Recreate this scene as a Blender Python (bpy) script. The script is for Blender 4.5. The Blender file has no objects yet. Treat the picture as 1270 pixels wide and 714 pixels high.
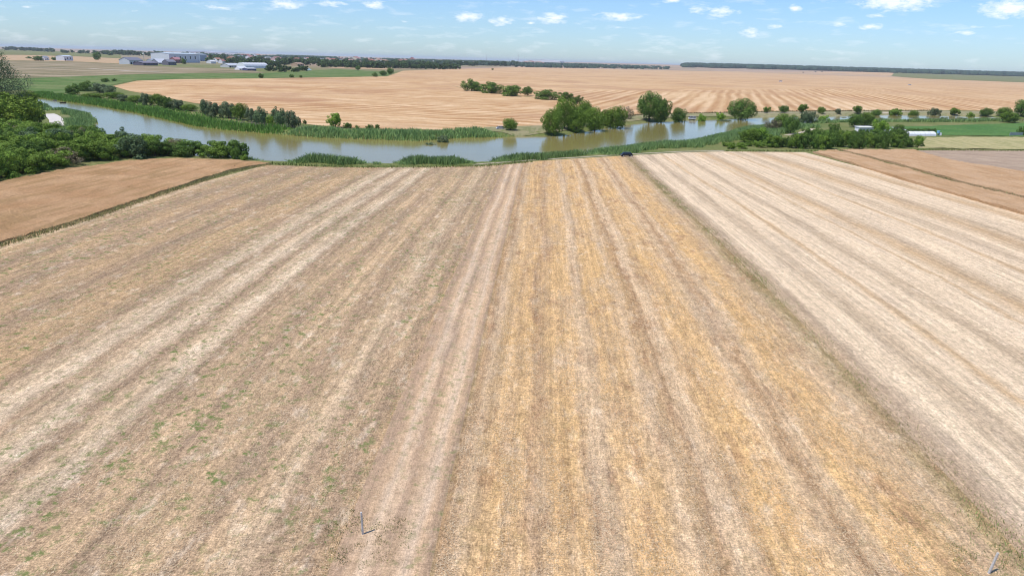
import bpy, bmesh, math, random
import numpy as np
from mathutils import Vector, Matrix
R = math.radians
sc = bpy.context.scene
C = sc.collection
rng = np.random.default_rng(7)
random.seed(7)

# ------------------------------------------------------------------ camera, sky, sun, exposure
PITCH, ROLL, YAW, FPX = 0.317575, 0.0288, 0.03742, 858.0
CAMZ = 30.0
camd = bpy.data.cameras.new('camera'); cam = bpy.data.objects.new('camera', camd); C.objects.link(cam)
sc.camera = cam
camd.sensor_width = 36; camd.lens = FPX / 1270 * 36; camd.clip_end = 80000; camd.clip_start = 0.5
cam.location = (0, 0, CAMZ)
cam.rotation_mode = 'QUATERNION'
cam.rotation_quaternion = (Matrix.Rotation(math.pi / 2 - PITCH, 3, 'X') @ Matrix.Rotation(ROLL, 3, 'Z')).to_quaternion()

SUN_DIR = Vector((-0.62, -0.42, 0)).normalized() * math.cos(R(63)); SUN_DIR.z = math.sin(R(63))
SUN_STRENGTH, SKY_STRENGTH, EXPOSURE = 4.0, 0.115, 0.13
sl = bpy.data.lights.new('sun', 'SUN'); so = bpy.data.objects.new('sun', sl); C.objects.link(so)
sl.energy = SUN_STRENGTH; sl.angle = R(0.5); sl.color = (1.0, 0.955, 0.89)
so.rotation_mode = 'QUATERNION'; so.rotation_quaternion = SUN_DIR.to_track_quat('Z', 'Y')

def ray(px, py):
    x = (px - 635) / FPX; y = -(py - 357) / FPX
    c, s = math.cos(ROLL), math.sin(ROLL); x, y = c * x - s * y, s * x + c * y
    return np.array([x, math.cos(PITCH) + y * math.sin(PITCH), -math.sin(PITCH) + y * math.cos(PITCH)])

world = bpy.data.worlds.new('World'); sc.world = world; world.use_nodes = True
nt = world.node_tree; nt.nodes.clear()
def N(t, typ, **kw):
    n = t.nodes.new(typ)
    for k, v in kw.items():
        if k[0] == '_': setattr(n, k[1:], v)
    return n
def lk(t, a, b): t.links.new(a, b)
sky = N(nt, 'ShaderNodeTexSky', _sky_type='NISHITA', _sun_disc=False)
sky.sun_elevation = R(63); sky.sun_rotation = math.atan2(SUN_DIR.x, SUN_DIR.y)
sky.air_density = 1.0; sky.dust_density = 0.3; sky.ozone_density = 2.0; sky.altitude = 80
tint = N(nt, 'ShaderNodeMix', _data_type='RGBA', _blend_type='MULTIPLY'); tint.inputs['Factor'].default_value = 1
lk(nt, sky.outputs[0], tint.inputs[6]); tint.inputs[7].default_value = (0.68, 0.895, 1.25, 1)
geo = N(nt, 'ShaderNodeNewGeometry'); neg = N(nt, 'ShaderNodeVectorMath', _operation='NORMALIZE')
tcw = N(nt, 'ShaderNodeTexCoord'); lk(nt, tcw.outputs['Generated'], neg.inputs[0])
# cloud field at infinity: soft noise broken into small flat puffs low over the horizon
mapc = N(nt, 'ShaderNodeVectorMath', _operation='MULTIPLY'); mapc.inputs[1].default_value = (1, 1, 2.6)
lk(nt, neg.outputs[0], mapc.inputs[0])
nz = N(nt, 'ShaderNodeTexNoise'); nz.inputs['Scale'].default_value = 75; nz.inputs['Detail'].default_value = 6; nz.inputs['Roughness'].default_value = .62
lk(nt, mapc.outputs[0], nz.inputs['Vector'])
prev = None
CLOUDS = [(35, 9, 20, 4, .5), (165, 14, 18, 4, .5), (192, 11, 16, 4, .5), (270, 10, 30, 6, .8), (353, 5, 36, 8, .95), (410, 4, 40, 7, .8), (465, 6, 34, 8, .8),
          (580, 21, 34, 9, .95), (622, 26, 28, 9, .9), (686, 23, 32, 9, 1), (765, 21, 46, 7, 1), (868, 12, 26, 8, .9), (898, 15, 32, 8, .95), (833, 1, 26, 5, .8),
          (930, 40, 22, 8, .95), (960, 33, 20, 6, .7), (987, 11, 13, 6, 1), (1113, 3, 52, 11, 1.2), (1088, 20, 26, 5, .8), (1045, 30, 32, 6, .7), (1080, 33, 26, 6, .8),
          (1252, 11, 36, 10, 1.2), (1200, 41, 26, 5, .7), (1212, 33, 26, 5, .6), (765, 34, 18, 5, .7), (660, 29, 20, 5, .6), (500, 27, 22, 4, .5), (390, 31, 26, 4, .4)]
for (px, py, w, h, k) in CLOUDS:
    d = ray(px, py); d /= np.linalg.norm(d)
    s = N(nt, 'ShaderNodeVectorMath', _operation='SUBTRACT'); lk(nt, neg.outputs[0], s.inputs[0]); s.inputs[1].default_value = tuple(d)
    m = N(nt, 'ShaderNodeVectorMath', _operation='MULTIPLY'); lk(nt, s.outputs[0], m.inputs[0])
    a = FPX / (w * .72); b = FPX / (h * .9); m.inputs[1].default_value = (a, a, b)
    l = N(nt, 'ShaderNodeVectorMath', _operation='LENGTH'); lk(nt, m.outputs[0], l.inputs[0])
    q = N(nt, 'ShaderNodeMath', _operation='SUBTRACT', _use_clamp=True); q.inputs[0].default_value = k; lk(nt, l.outputs['Value'], q.inputs[1])
    if prev is None: prev = q
    else:
        mx = N(nt, 'ShaderNodeMath', _operation='MAXIMUM'); lk(nt, prev.outputs[0], mx.inputs[0]); lk(nt, q.outputs[0], mx.inputs[1]); prev = mx
def wm(op, a, b=None, clamp=False):
    n = N(nt, 'ShaderNodeMath', _operation=op, _use_clamp=clamp)
    for i, v in enumerate((a, b)):
        if v is None: continue
        if isinstance(v, (int, float)): n.inputs[i].default_value = v
        else: lk(nt, v, n.inputs[i])
    return n.outputs[0]
nn = wm('SUBTRACT', nz.outputs[0], .5)
big = wm('MULTIPLY', wm('ADD', wm('MULTIPLY', prev.outputs[0], .85), wm('MULTIPLY', nn, 1.9)), 1.5)
big = wm('MULTIPLY', wm('SUBTRACT', big, .22), 1.0, True)
big = wm('MULTIPLY', big, wm('MULTIPLY', prev.outputs[0], 6, True), True)
nz2 = N(nt, 'ShaderNodeTexNoise'); nz2.inputs['Scale'].default_value = 26; nz2.inputs['Detail'].default_value = 5; nz2.inputs['Roughness'].default_value = .6
mp2 = N(nt, 'ShaderNodeVectorMath', _operation='MULTIPLY'); mp2.inputs[1].default_value = (1, 1, 4.5); lk(nt, neg.outputs[0], mp2.inputs[0]); lk(nt, mp2.outputs[0], nz2.inputs['Vector'])
veil = wm('MULTIPLY', wm('SUBTRACT', nz2.outputs[0], .53), 2.8, True)
msk = wm('MAXIMUM', wm('MULTIPLY', big, .82), wm('MULTIPLY', veil, .5))
cm = N(nt, 'ShaderNodeMix', _data_type='RGBA'); lk(nt, msk, cm.inputs['Factor']); lk(nt, tint.outputs[2], cm.inputs[6]); cm.inputs[7].default_value = (8.9, 9.2, 9.8, 1)
bg = N(nt, 'ShaderNodeBackground'); bg.inputs[1].default_value = SKY_STRENGTH
wo = N(nt, 'ShaderNodeOutputWorld'); lk(nt, cm.outputs[2], bg.inputs[0]); lk(nt, bg.outputs[0], wo.inputs[0])
sc.view_settings.view_transform = 'Standard'; sc.view_settings.look = 'None'; sc.view_settings.exposure = EXPOSURE; sc.view_settings.gamma = 1
sc.render.engine = 'CYCLES'; sc.cycles.max_bounces = 6; sc.cycles.transparent_max_bounces = 6; sc.cycles.volume_bounces = 0; sc.cycles.filter_width = 1.05

# ------------------------------------------------------------------ terrain
YK = np.array([-60, 0, 30, 60, 90, 130, 180, 240, 300, 360.])
ZK = np.array([-1.2, -.6, 0, .58, .71, .2, -1.04, -2.38, -3.47, -3.5])
WATER_Z = -5.0
def sstep(a, b, x):
    t = np.clip((x - a) / (b - a), 0, 1); return t * t * (3 - 2 * t)
def land(x, y):
    x = np.asarray(x, float); y = np.asarray(y, float)
    s = 0
    for o, w in ((-12, .25), (0, .5), (12, .25)): s = s + w * np.interp(y + o, YK, ZK)
    s = s + 34 * sstep(4200, 8600, y) * sstep(-600, 2600, x) * (y > 4000)
    return s + 1.48e-4 * np.minimum(np.abs(x), 130) ** 2 * (1 - sstep(215, 340, y))
def flat(px, py, z):
    d = ray(px, py); t = (z - CAMZ) / d[2]; return (float(d[0] * t), float(d[1] * t))
FAR_SHORE = [flat(a, b, WATER_Z) for a, b in [(36, 117.5), (50, 121), (83, 126), (121, 131), (176, 141), (219, 151), (252, 158), (290, 162), (350, 167), (401, 171), (464, 173), (514, 175), (577, 171), (620, 170),
    (643, 169), (676, 168.5), (693, 168.5), (741, 161), (776, 155), (814, 151), (852, 149), (905, 147.5), (950, 145), (1038, 144), (1106, 142), (1165, 143), (1238, 145), (1300, 147)]]
NEAR_SHORE = [flat(a, b, WATER_Z) for a, b in [(38, 119), (55, 130), (64, 139), (90, 139), (108, 143), (116, 151), (111, 160), (112, 169), (150, 184), (250, 200), (350, 207), (460, 208.5), (600, 205),
    (660, 200), (720, 195), (760, 189), (802, 184.5), (840, 182), (890, 172), (920, 162.5), (960, 157), (988, 155), (1053, 153), (1165, 153), (1238, 151.5), (1300, 152)]]
SHORE = np.array(FAR_SHORE + NEAR_SHORE[::-1])
def seg_dist(x, y, pts, closed=True):
    P = np.asarray(pts); Q = np.roll(P, -1, 0)
    if not closed: P, Q = P[:-1], Q[:-1]
    best = np.full(np.shape(x), 1e9)
    for (ax, ay), (bx, by) in zip(P, Q):
        dx, dy = bx - ax, by - ay; L = dx * dx + dy * dy + 1e-9
        t = np.clip(((x - ax) * dx + (y - ay) * dy) / L, 0, 1)
        best = np.minimum(best, np.hypot(x - ax - t * dx, y - ay - t * dy))
    return best
def inside(x, y, pts):
    P = np.asarray(pts); Q = np.roll(P, -1, 0); r = np.zeros(np.shape(x), bool)
    for (ax, ay), (bx, by) in zip(P, Q):
        c = ((ay > y) != (by > y)) & (x < (bx - ax) * (y - ay) / (by - ay + 1e-12) + ax); r ^= c
    return r
def shore_sd(x, y):
    d = seg_dist(x, y, SHORE); return np.where(inside(x, y, SHORE), -d, d)
def H(x, y):
    x = np.asarray(x, float); y = np.asarray(y, float)
    h = land(x, y)
    near = (y > 180) & (y < 760) & (x > -420) & (x < 620)
    if np.any(near):
        xs, ys = x[near] if x.ndim else x, y[near] if y.ndim else y
        sd = shore_sd(xs, ys)
        v = np.maximum(np.minimum(land(xs, ys), WATER_Z + .27 * sd + .1 * np.sin(xs * .3) * np.cos(ys * .23)), -7)
        if h.ndim: h = h.copy(); h[near] = v
        else: h = v
    return h
def hit(px, py):
    d = ray(px, py)
    if py < 140 + (px - 635) * .03 and py < 150: return flat(px, py, -3.5)
    t = np.arange(25, 1200, .5)
    g = CAMZ + d[2] * t - land(d[0] * t, d[1] * t)
    i = int(np.argmax(g < 0))
    if g[i] >= 0: return flat(px, py, -3.5)
    tt = t[i - 1] + .5 * g[i - 1] / (g[i - 1] - g[i]); return (float(d[0] * tt), float(d[1] * tt))
def hits(*p): return [hit(a, b) for a, b in p]
def depth_of(x, y, z=-3.5): return y * math.cos(PITCH) + (CAMZ - z) * math.sin(PITCH)
def UV(u, v): return (math.cos(YAW) * u + math.sin(YAW) * v, -math.sin(YAW) * u + math.cos(YAW) * v)
def toUV(x, y): return (math.cos(YAW) * x - math.sin(YAW) * y, math.sin(YAW) * x + math.cos(YAW) * y)

# ------------------------------------------------------------------ material helper
class M:
    def __init__(s, name, rough=.9, spec=.15):
        s.m = bpy.data.materials.new(name); s.m.use_nodes = True; s.t = s.m.node_tree
        s.b = s.t.nodes['Principled BSDF']; s.b.inputs['Roughness'].default_value = rough; s.b.inputs['Specular IOR Level'].default_value = spec
        s.tc = s.t.nodes.new('ShaderNodeTexCoord')
    def v(s, out='Object', scale=(1, 1, 1), off=(0, 0, 0)):
        n = s.t.nodes.new('ShaderNodeMapping'); n.inputs['Scale'].default_value = scale; n.inputs['Location'].default_value = off
        s.t.links.new(s.tc.outputs[out] if isinstance(out, str) else out, n.inputs['Vector']); return n.outputs[0]
    def noise(s, scale, vec=None, detail=3, rough=.55, dist=0):
        n = s.t.nodes.new('ShaderNodeTexNoise'); n.inputs['Scale'].default_value = scale; n.inputs['Detail'].default_value = detail
        n.inputs['Roughness'].default_value = rough; n.inputs['Distortion'].default_value = dist
        s.t.links.new(vec if vec is not None else s.tc.outputs['Object'], n.inputs['Vector']); return n.outputs[0]
    def math(s, op, a, b=0.0, c=None, clamp=False):
        n = s.t.nodes.new('ShaderNodeMath'); n.operation = op; n.use_clamp = clamp
        for i, q in enumerate((a, b, c)):
            if q is None: continue
            if isinstance(q, (int, float)): n.inputs[i].default_value = q
            else: s.t.links.new(q, n.inputs[i])
        return n.outputs[0]
    def rng(s, x, a, b, c=0.0, d=1.0):
        n = s.t.nodes.new('ShaderNodeMapRange'); s.t.links.new(x, n.inputs[0])
        for i, q in enumerate((a, b, c, d)): n.inputs[i + 1].default_value = q
        return n.outputs[0]
    def mix(s, f, a, b, mode='MIX'):
        n = s.t.nodes.new('ShaderNodeMix'); n.data_type = 'RGBA'; n.blend_type = mode
        for k, q in ((0, f), (6, a), (7, b)):
            if isinstance(q, (int, float)): n.inputs[k].default_value = q
            elif isinstance(q, tuple): n.inputs[k].default_value = (*q[:3], 1)
            else: s.t.links.new(q, n.inputs[k])
        return n.outputs[2]
    def ramp(s, f, stops, interp='LINEAR'):
        n = s.t.nodes.new('ShaderNodeValToRGB'); cr = n.color_ramp; cr.interpolation = interp
        while len(cr.elements) < len(stops): cr.elements.new(.5)
        for e, (p, c) in zip(cr.elements, sorted(stops, key=lambda q: q[0])): e.position = p; e.color = (*c, 1)
        s.t.links.new(f, n.inputs[0]); return n.outputs[0]
    def scale(s, col, f):   # multiply colour by scalar socket
        n = s.t.nodes.new('ShaderNodeVectorMath'); n.operation = 'SCALE'; s.t.links.new(col, n.inputs[0]); s.t.links.new(f, n.inputs[3]); return n.outputs[0]
    def sep(s, vec=None):
        n = s.t.nodes.new('ShaderNodeSeparateXYZ'); s.t.links.new(vec if vec is not None else s.tc.outputs['Object'], n.inputs[0]); return n.outputs
    def comb(s, x, y, z=0.0):
        n = s.t.nodes.new('ShaderNodeCombineXYZ')
        for i, q in enumerate((x, y, z)):
            if isinstance(q, (int, float)): n.inputs[i].default_value = q
            else: s.t.links.new(q, n.inputs[i])
        return n.outputs[0]
    def color(s, c):
        if isinstance(c, tuple): s.b.inputs['Base Color'].default_value = (*c, 1)
        else: s.t.links.new(c, s.b.inputs['Base Color'])
        return s
    def bump(s, h, strength=.4, dist=.1):
        n = s.t.nodes.new('ShaderNodeBump'); n.inputs['Strength'].default_value = strength; n.inputs['Distance'].default_value = dist
        s.t.links.new(h, n.inputs['Height']); s.t.links.new(n.outputs[0], s.b.inputs['Normal']); return s
def plain(name, col, rough=.6, var=.12, scale=1.5, spec=.3, metal=0):
    m = M(name, rough, spec); n = m.noise(scale, detail=4)
    m.color(m.scale(m.mix(0.0, col, col), m.rng(n, .25, .75, 1 - var, 1 + var))); m.b.inputs['Metallic'].default_value = metal; return m.m

# ------------------------------------------------------------------ object helpers
def tag(o, label=None, cat=None, group=None, kind=None):
    if label: o['label'] = label
    if cat: o['category'] = cat
    if group: o['group'] = group
    if kind: o['kind'] = kind
    return o
def empty(name, loc, rz=0):
    o = bpy.data.objects.new(name, None); C.objects.link(o); o.location = loc; o.rotation_euler = (0, 0, rz); o.empty_display_size = .3; return o
def link(name, me, mats=None, parent=None, smooth=False):
    if mats is not None:
        for m in (mats if isinstance(mats, (list, tuple)) else [mats]): me.materials.append(m)
    o = bpy.data.objects.new(name, me); C.objects.link(o)
    if parent: o.parent = parent
    if smooth: me.polygons.foreach_set('use_smooth', [True] * len(me.polygons))
    return o
def mesh_np(name, V, Fc):
    """V (n,3), Fc (m,k) constant k"""
    me = bpy.data.meshes.new(name); V = np.asarray(V, np.float32); Fc = np.asarray(Fc, np.int32); m, k = Fc.shape
    me.vertices.add(len(V)); me.vertices.foreach_set('co', V.ravel()); me.loops.add(m * k); me.loops.foreach_set('vertex_index', Fc.ravel())
    me.polygons.add(m); me.polygons.foreach_set('loop_start', np.arange(0, m * k, k, dtype=np.int32)); me.polygons.foreach_set('loop_total', np.full(m, k, np.int32))
    me.update(calc_edges=True); return me
def cards(cen, nrm, size, aspect=1.0, tris=False):
    """random oriented quads at cen facing roughly nrm"""
    n = len(cen); a = rng.normal(size=(n, 3)); t = np.cross(nrm, a); t /= np.linalg.norm(t, axis=1)[:, None] + 1e-9; b = np.cross(nrm, t); b /= np.linalg.norm(b, axis=1)[:, None] + 1e-9
    s = np.asarray(size).reshape(-1, 1) * np.ones((n, 1)) * .5; t = t * s; b = b * s * aspect
    bend = nrm * s * .35
    V = np.stack([cen - t, cen - b * .8 + bend, cen + t, cen + b * .8 + bend], 1).reshape(-1, 3)
    return V, np.arange(4 * n).reshape(n, 4)
def bm_box(bm, c, s, rz=0, taper=1.0, mi=0):
    r = bmesh.ops.create_cube(bm, size=1)
    for v in r['verts']:
        x, y, z = v.co; k = taper if z > 0 else 1
        x, y, z = x * s[0] * k, y * s[1] * k, z * s[2]
        v.co = (c[0] + x * math.cos(rz) - y * math.sin(rz), c[1] + x * math.sin(rz) + y * math.cos(rz), c[2] + z)
    for f in {f for v in r['verts'] for f in v.link_faces}: f.material_index = mi
def bm_tube(bm, a, b, r1, r2, seg=7, caps=True):
    a = Vector(a); b = Vector(b); q = (b - a).to_track_quat('Z', 'Y')
    rs = [[bm.verts.new(p + q @ Vector((r * math.cos(2 * math.pi * i / seg), r * math.sin(2 * math.pi * i / seg), 0))) for i in range(seg)] for p, r in ((a, r1), (b, r2))]
    for i in range(seg): bm.faces.new((rs[0][i], rs[0][(i + 1) % seg], rs[1][(i + 1) % seg], rs[1][i]))
    if caps: bm.faces.new(rs[0][::-1]); bm.faces.new(rs[1])
def from_bm(name, bm, mats, parent=None, smooth=False):
    bmesh.ops.recalc_face_normals(bm, faces=bm.faces)
    me = bpy.data.meshes.new(name); bm.to_mesh(me); bm.free(); return link(name, me, mats, parent, smooth)
def patch(name, poly, off, cell, mat, yaw=YAW, top_noise=0, skirt=0, kind='structure', label=None, cat=None, jitter=0):
    """a sheet with exactly the polygon's outline draped on the terrain, local axes (u across, v along)"""
    c, s = math.cos(yaw), math.sin(yaw)
    P = [(c * x - s * y, s * x + c * y) for x, y in poly]
    bm = bmesh.new(); f = bm.faces.new([bm.verts.new((u, v, 0)) for u, v in P])
    bmesh.ops.triangulate(bm, faces=[f])
    for ax in (0, 1):
        lo, hi = min(p[ax] for p in P), max(p[ax] for p in P); k = lo + cell * .5; st = cell
        while k < hi:
            co = [0, 0, 0]; no = [0, 0, 0]; co[ax] = k; no[ax] = 1
            bmesh.ops.bisect_plane(bm, geom=bm.verts[:] + bm.edges[:] + bm.faces[:], plane_co=co, plane_no=no); k += st
    if jitter:
        for e in bm.edges:
            if e.is_boundary:
                for v in e.verts: v.tag = True
        for v in bm.verts:
            if v.tag: v.co.x += random.uniform(-jitter, jitter); v.co.y += random.uniform(-jitter, jitter)
    A = np.array([v.co[:] for v in bm.verts]); X = c * A[:, 0] + s * A[:, 1]; Y = -s * A[:, 0] + c * A[:, 1]
    Z = H(X, Y) + off
    if top_noise: Z = Z + top_noise * (rng.random(len(Z)) - .5) + top_noise * .8 * np.sin(A[:, 0] * .9 + 2 * np.sin(A[:, 1] * .13)) * .5
    for v, z in zip(bm.verts, Z): v.co.z = z
    if skirt:
        be = [e for e in bm.edges if e.is_boundary]
        r = bmesh.ops.extrude_edge_only(bm, edges=be)
        for v in [g for g in r['geom'] if isinstance(g, bmesh.types.BMVert)]: v.co.z -= skirt
    bmesh.ops.recalc_face_normals(bm, faces=bm.faces)
    me = bpy.data.meshes.new(name); bm.to_mesh(me); bm.free()
    if me.polygons and sum(p.normal.z for p in me.polygons) < 0: me.flip_normals()
    o = link(name, me, mat); o.rotation_euler = (0, 0, -yaw); tag(o, label, cat, kind=kind); return o

# ------------------------------------------------------------------ ground sheet
def build_ground():
    rad = list(np.arange(4, 200, 4.)) + list(np.arange(200, 700, 2.6))
    r = 700.
    while r < 27000: rad.append(r); r *= 1.09
    ang = sorted(set(list(np.round(np.arange(-50, 50.01, .33), 3)) + list(np.arange(50.01, 310, 6.))))
    A = np.radians(ang); rad = np.array(rad)
    X = np.outer(rad, np.sin(A)); Y = np.outer(rad, np.cos(A)); Z = H(X.ravel(), Y.ravel())
    V = np.column_stack([X.ravel(), Y.ravel(), Z]); nr, na = X.shape
    i, j = np.meshgrid(np.arange(nr - 1), np.arange(na), indexing='ij'); j2 = (j + 1) % na
    Fq = np.stack([i * na + j, (i + 1) * na + j, (i + 1) * na + j2, i * na + j2], -1).reshape(-1, 4)[:, ::-1]
    V = np.vstack([V, [[0, 0, float(H(np.array([0.]), np.array([0.]))[0])]]])
    cen = len(V) - 1; jj = np.arange(na)
    Ft = np.stack([jj, (jj + 1) % na, np.full(na, cen), np.full(na, cen)], -1)
    me = bpy.data.meshes.new('ground'); faces = Fq.tolist() + [list(f[:3]) for f in Ft.tolist()]
    me.from_pydata(V.tolist(), [], faces); me.update()
    if sum(p.normal.z for p in list(me.polygons)[:50]) < 0: me.flip_normals()
    m = M('meadow ground', .95)
    n1 = m.noise(.035, detail=5, rough=.65); n2 = m.noise(.9, detail=4); n3 = m.noise(.006, detail=3)
    gr = m.mix(m.rng(n1, .35, .65), (.11, .15, .035), (.21, .20, .075))
    gr = m.scale(gr, m.rng(n2, .3, .7, .7, 1.3))
    x, y, z = m.sep()
    far = m.rng(y, 1500, 2600)
    vo = m.t.nodes.new('ShaderNodeTexVoronoi'); vo.inputs['Scale'].default_value = 1; m.t.links.new(m.v(scale=(.0014, .0007, 1)), vo.inputs['Vector'])
    fields = m.ramp(m.sep(vo.outputs['Color'])[0], [(0, (.42, .29, .19)), (.25, (.33, .22, .15)), (.45, (.40, .30, .20)), (.6, (.20, .20, .09)), (.75, (.46, .33, .22)), (1, (.3, .2, .15))], 'CONSTANT')
    fields = m.mix(m.rng(m.noise(.0025, m.v(scale=(.4, 1, 1)), 4), .3, .7), fields, (.36, .26, .19))
    m.color(m.mix(far, gr, fields)).bump(n2, .5, .3)
    o = link('ground', me, m.m, smooth=True); tag(o, kind='structure'); return o
build_ground()

# water: one level sheet under which the bed dips
def build_water():
    P = []
    for x, y in FAR_SHORE: P.append((x, y))
    m = M('river water', .12, .5); m.b.inputs['IOR'].default_value = 1.33
    n = m.noise(.02, detail=3); m.color(m.mix(m.rng(n, .35, .65), (.25, .21, .065), (.28, .23, .075)))
    w1 = m.noise(1.1, m.v(scale=(1, .7, 1)), 3, .6); w2 = m.noise(.12, detail=2)
    m.bump(m.math('ADD', w1, m.math('MULTIPLY', w2, 1.5)), .2, .1)
    bm = bmesh.new(); bm.faces.new([bm.verts.new((x, y, WATER_Z)) for x, y in [(-420, 205), (620, 205), (620, 700), (-420, 700)]])
    o = from_bm('river_water', bm, m.m); tag(o, kind='structure')
build_water()

# ------------------------------------------------------------------ field materials
def field_mat(name, u0, u1, bands, warp=1.0, weed=0.0, weedcol=(.10, .14, .04), patch_col=(.33, .26, .2), patch_amt=.35, fine=.3, streak=.2, vlen=.02, orange=0.0, rows=0.0, sat=1.0, clump=.65):
    m = M(name, .95, .05)
    u, v, z = m.sep()
    wn = m.noise(1, m.v(scale=(.12, .018, 1)), 3); wn2 = m.noise(1, m.v(scale=(.6, .12, 1)), 3)
    wn3 = m.noise(1, m.v(scale=(.3, .3, 1), off=(9, 2, 0)), 4, .7); u = m.math('ADD', u, m.math('MULTIPLY', m.math('SUBTRACT', wn3, .5), 1.7 * warp))
    ud = m.math('ADD', u, m.math('ADD', m.math('MULTIPLY', m.math('SUBTRACT', wn, .5), 2.2 * warp), m.math('MULTIPLY', m.math('SUBTRACT', wn2, .5), 1.6 * warp)))
    t = m.rng(ud, u0, u1)
    col = m.ramp(t, [((p - u0) / (u1 - u0), c) for p, c in bands])
    hs = m.t.nodes.new('ShaderNodeHueSaturation'); hs.inputs['Saturation'].default_value = 1.16 * sat; hs.inputs['Value'].default_value = 1.03; m.t.links.new(col, hs.inputs['Color']); col = hs.outputs[0]
    # soil showing through
    pn = m.noise(1, m.v(scale=(.35, .07, 1), off=(3, 5, 0)), 5, .65)
    col = m.mix(m.rng(pn, .5, .72, 0, patch_amt), col, patch_col)
    pn2 = m.noise(1, m.v(scale=(.1, .03, 1), off=(31, 15, 0)), 4, .6)
    col = m.mix(m.rng(pn2, .3, .7, patch_amt * .5, 0), col, patch_col)
    if orange:
        on = m.noise(1, m.v(scale=(.5, .16, 1), off=(13, 9, 0)), 5, .7)
        col = m.mix(m.rng(on, .54, .66, 0, orange), col, (.34, .19, .10))
    # streaks along the rows
    s1 = m.noise(1, m.v(scale=(1.6, vlen * 1.5, 1)), 4, .6); s2 = m.noise(1, m.v(scale=(6, .12, 1)), 3, .6)
    k = m.math('MULTIPLY', m.rng(s1, .25, .75, 1 - streak, 1 + streak), m.rng(s2, .25, .75, 1 - streak * .3, 1 + streak * .3))
    # straw: short fibres in all directions
    f1 = m.noise(3.2, m.v(scale=(1, .55, 1)), 5, .72); f2 = m.noise(1, m.v(scale=(14, 5, 3), off=(7, 0, 0)), 4, .7); f3 = m.noise(1, m.v(scale=(2.2, 9, 3), off=(1, 7, 0)), 3, .7)
    ff = m.math('ADD', m.math('MULTIPLY', f1, .4), m.math('ADD', m.math('MULTIPLY', f2, .35), m.math('MULTIPLY', f3, .35)))
    k = m.math('MULTIPLY', k, m.rng(ff, .42, .68, 1 - fine * 1.3, 1 + fine))
    f4 = m.noise(7.5, m.v(off=(2, 8, 0)), 3, .75); f5 = m.noise(.9, m.v(scale=(1.4, .8, 1), off=(22, 8, 0)), 4, .75)
    k = m.math('MULTIPLY', k, m.math('MULTIPLY', m.rng(f4, .3, .7, 1 - fine * .9, 1 + fine * .9), m.rng(f5, .3, .7, 1 - fine * .55, 1 + fine * .55)))
    cl1 = m.noise(.55, m.v(scale=(1.3, .55, 1), off=(71, 5, 0)), 5, .7); col = m.mix(m.rng(cl1, .54, .70, 0, clump), col, (.78, .635, .46)); col = m.mix(m.rng(cl1, .44, .32, 0, clump * .8), col, (.33, .235, .165))
    if rows:
        w = m.math('SINE', m.math('MULTIPLY', ud, 2 * math.pi / .32)); k = m.math('MULTIPLY', k, m.rng(w, -1, 1, 1 - rows, 1 + rows))
    col = m.scale(col, k)
    spk = m.noise(5.5, detail=3, rough=.7); col = m.mix(m.rng(spk, .63, .72, 0, .5), col, (.16, .11, .075))
    col = m.mix(m.rng(m.noise(4.3, m.v(off=(50, 3, 0)), 3, .7), .66, .74, 0, .45), col, (.78, .66, .5))
    if weed:
        g1 = m.noise(1.1, detail=5, rough=.75); g2 = m.noise(1, m.v(scale=(.14, .05, 1), off=(0, 40, 0)), 3)
        gf = m.math('MULTIPLY', m.rng(g1, .535, .64), m.rng(g2, .38, .58, .3, 1), clamp=True)
        col = m.mix(m.math('MULTIPLY', gf, weed), col, m.mix(m.noise(6), weedcol, (weedcol[0] * 2, weedcol[1] * 1.7, weedcol[2] * 1.8)))
    m.color(col).bump(m.math('ADD', ff, m.math('MULTIPLY', s1, 1.2)), .75, .16)
    return m.m
br = (.46, .345, .25)
def K(*c): return c
PK, DK, TN, PL, GR, OL, GD, WH, SO = K(.57, .415, .27), K(.31, .22, .155), K(.50, .35, .215), K(.65, .50, .345), K(.38, .295, .22), K(.27, .215, .105), K(.63, .425, .215), K(.75, .61, .45), K(.35, .25, .175)
def soft(bands, k):
    mc = np.mean([c for _, c in bands], 0); return [(p, tuple(mc + (np.array(c) - mc) * k)) for p, c in bands]
bandsA = [(-81, PK), (-79.5, PL), (-78, TN), (-73, DK), (-70, TN), (-66, SO), (-62, TN), (-58, DK), (-54, TN), (-50.5, TN), (-47.8, DK), (-46.3, PL), (-44.2, WH), (-43, SO), (-41, PL), (-39.4, WH), (-37.4, DK),
          (-35.8, PL), (-34, WH), (-32.6, SO), (-29, PK), (-27, SO), (-25, PK), (-23, PK), (-21.2, DK), (-19.5, PK), (-17.8, PL), (-16, SO), (-14.4, PK), (-13, DK), (-11.8, TN)]
matA = field_mat('weedy stubble', -81, -11.5, soft(bandsA, .72), 1.1, weed=1.0, patch_col=(.30, .22, .14), patch_amt=.6, fine=.42, streak=.22, clump=.5, sat=1.02)
bandsB = [(-12.4, TN), (-11.7, DK), (-11.2, SO), (-10.5, PK), (-10, WH), (-9.5, PL), (-8.9, SO), (-8.3, PK), (-7.6, PL), (-7.1, WH), (-6.6, PK), (-6, DK), (-5.2, OL)]
matB = field_mat('field track', -12.4, -5.2, [(p, tuple(np.array(c) * np.array([1.04, 1.0, .99]))) for p, c in soft(bandsB, .55)], .5, weed=.5, patch_amt=.4, fine=.26, streak=.16, clump=.2, sat=.98)
P2, G2_, D2, S2 = K(.65, .485, .325), K(.51, .38, .255), K(.39, .26, .16), K(.50, .345, .205)
GD = K(.635, .432, .242); OL = K(.33, .26, .15); TNc = K(.54, .38, .225)
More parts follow.
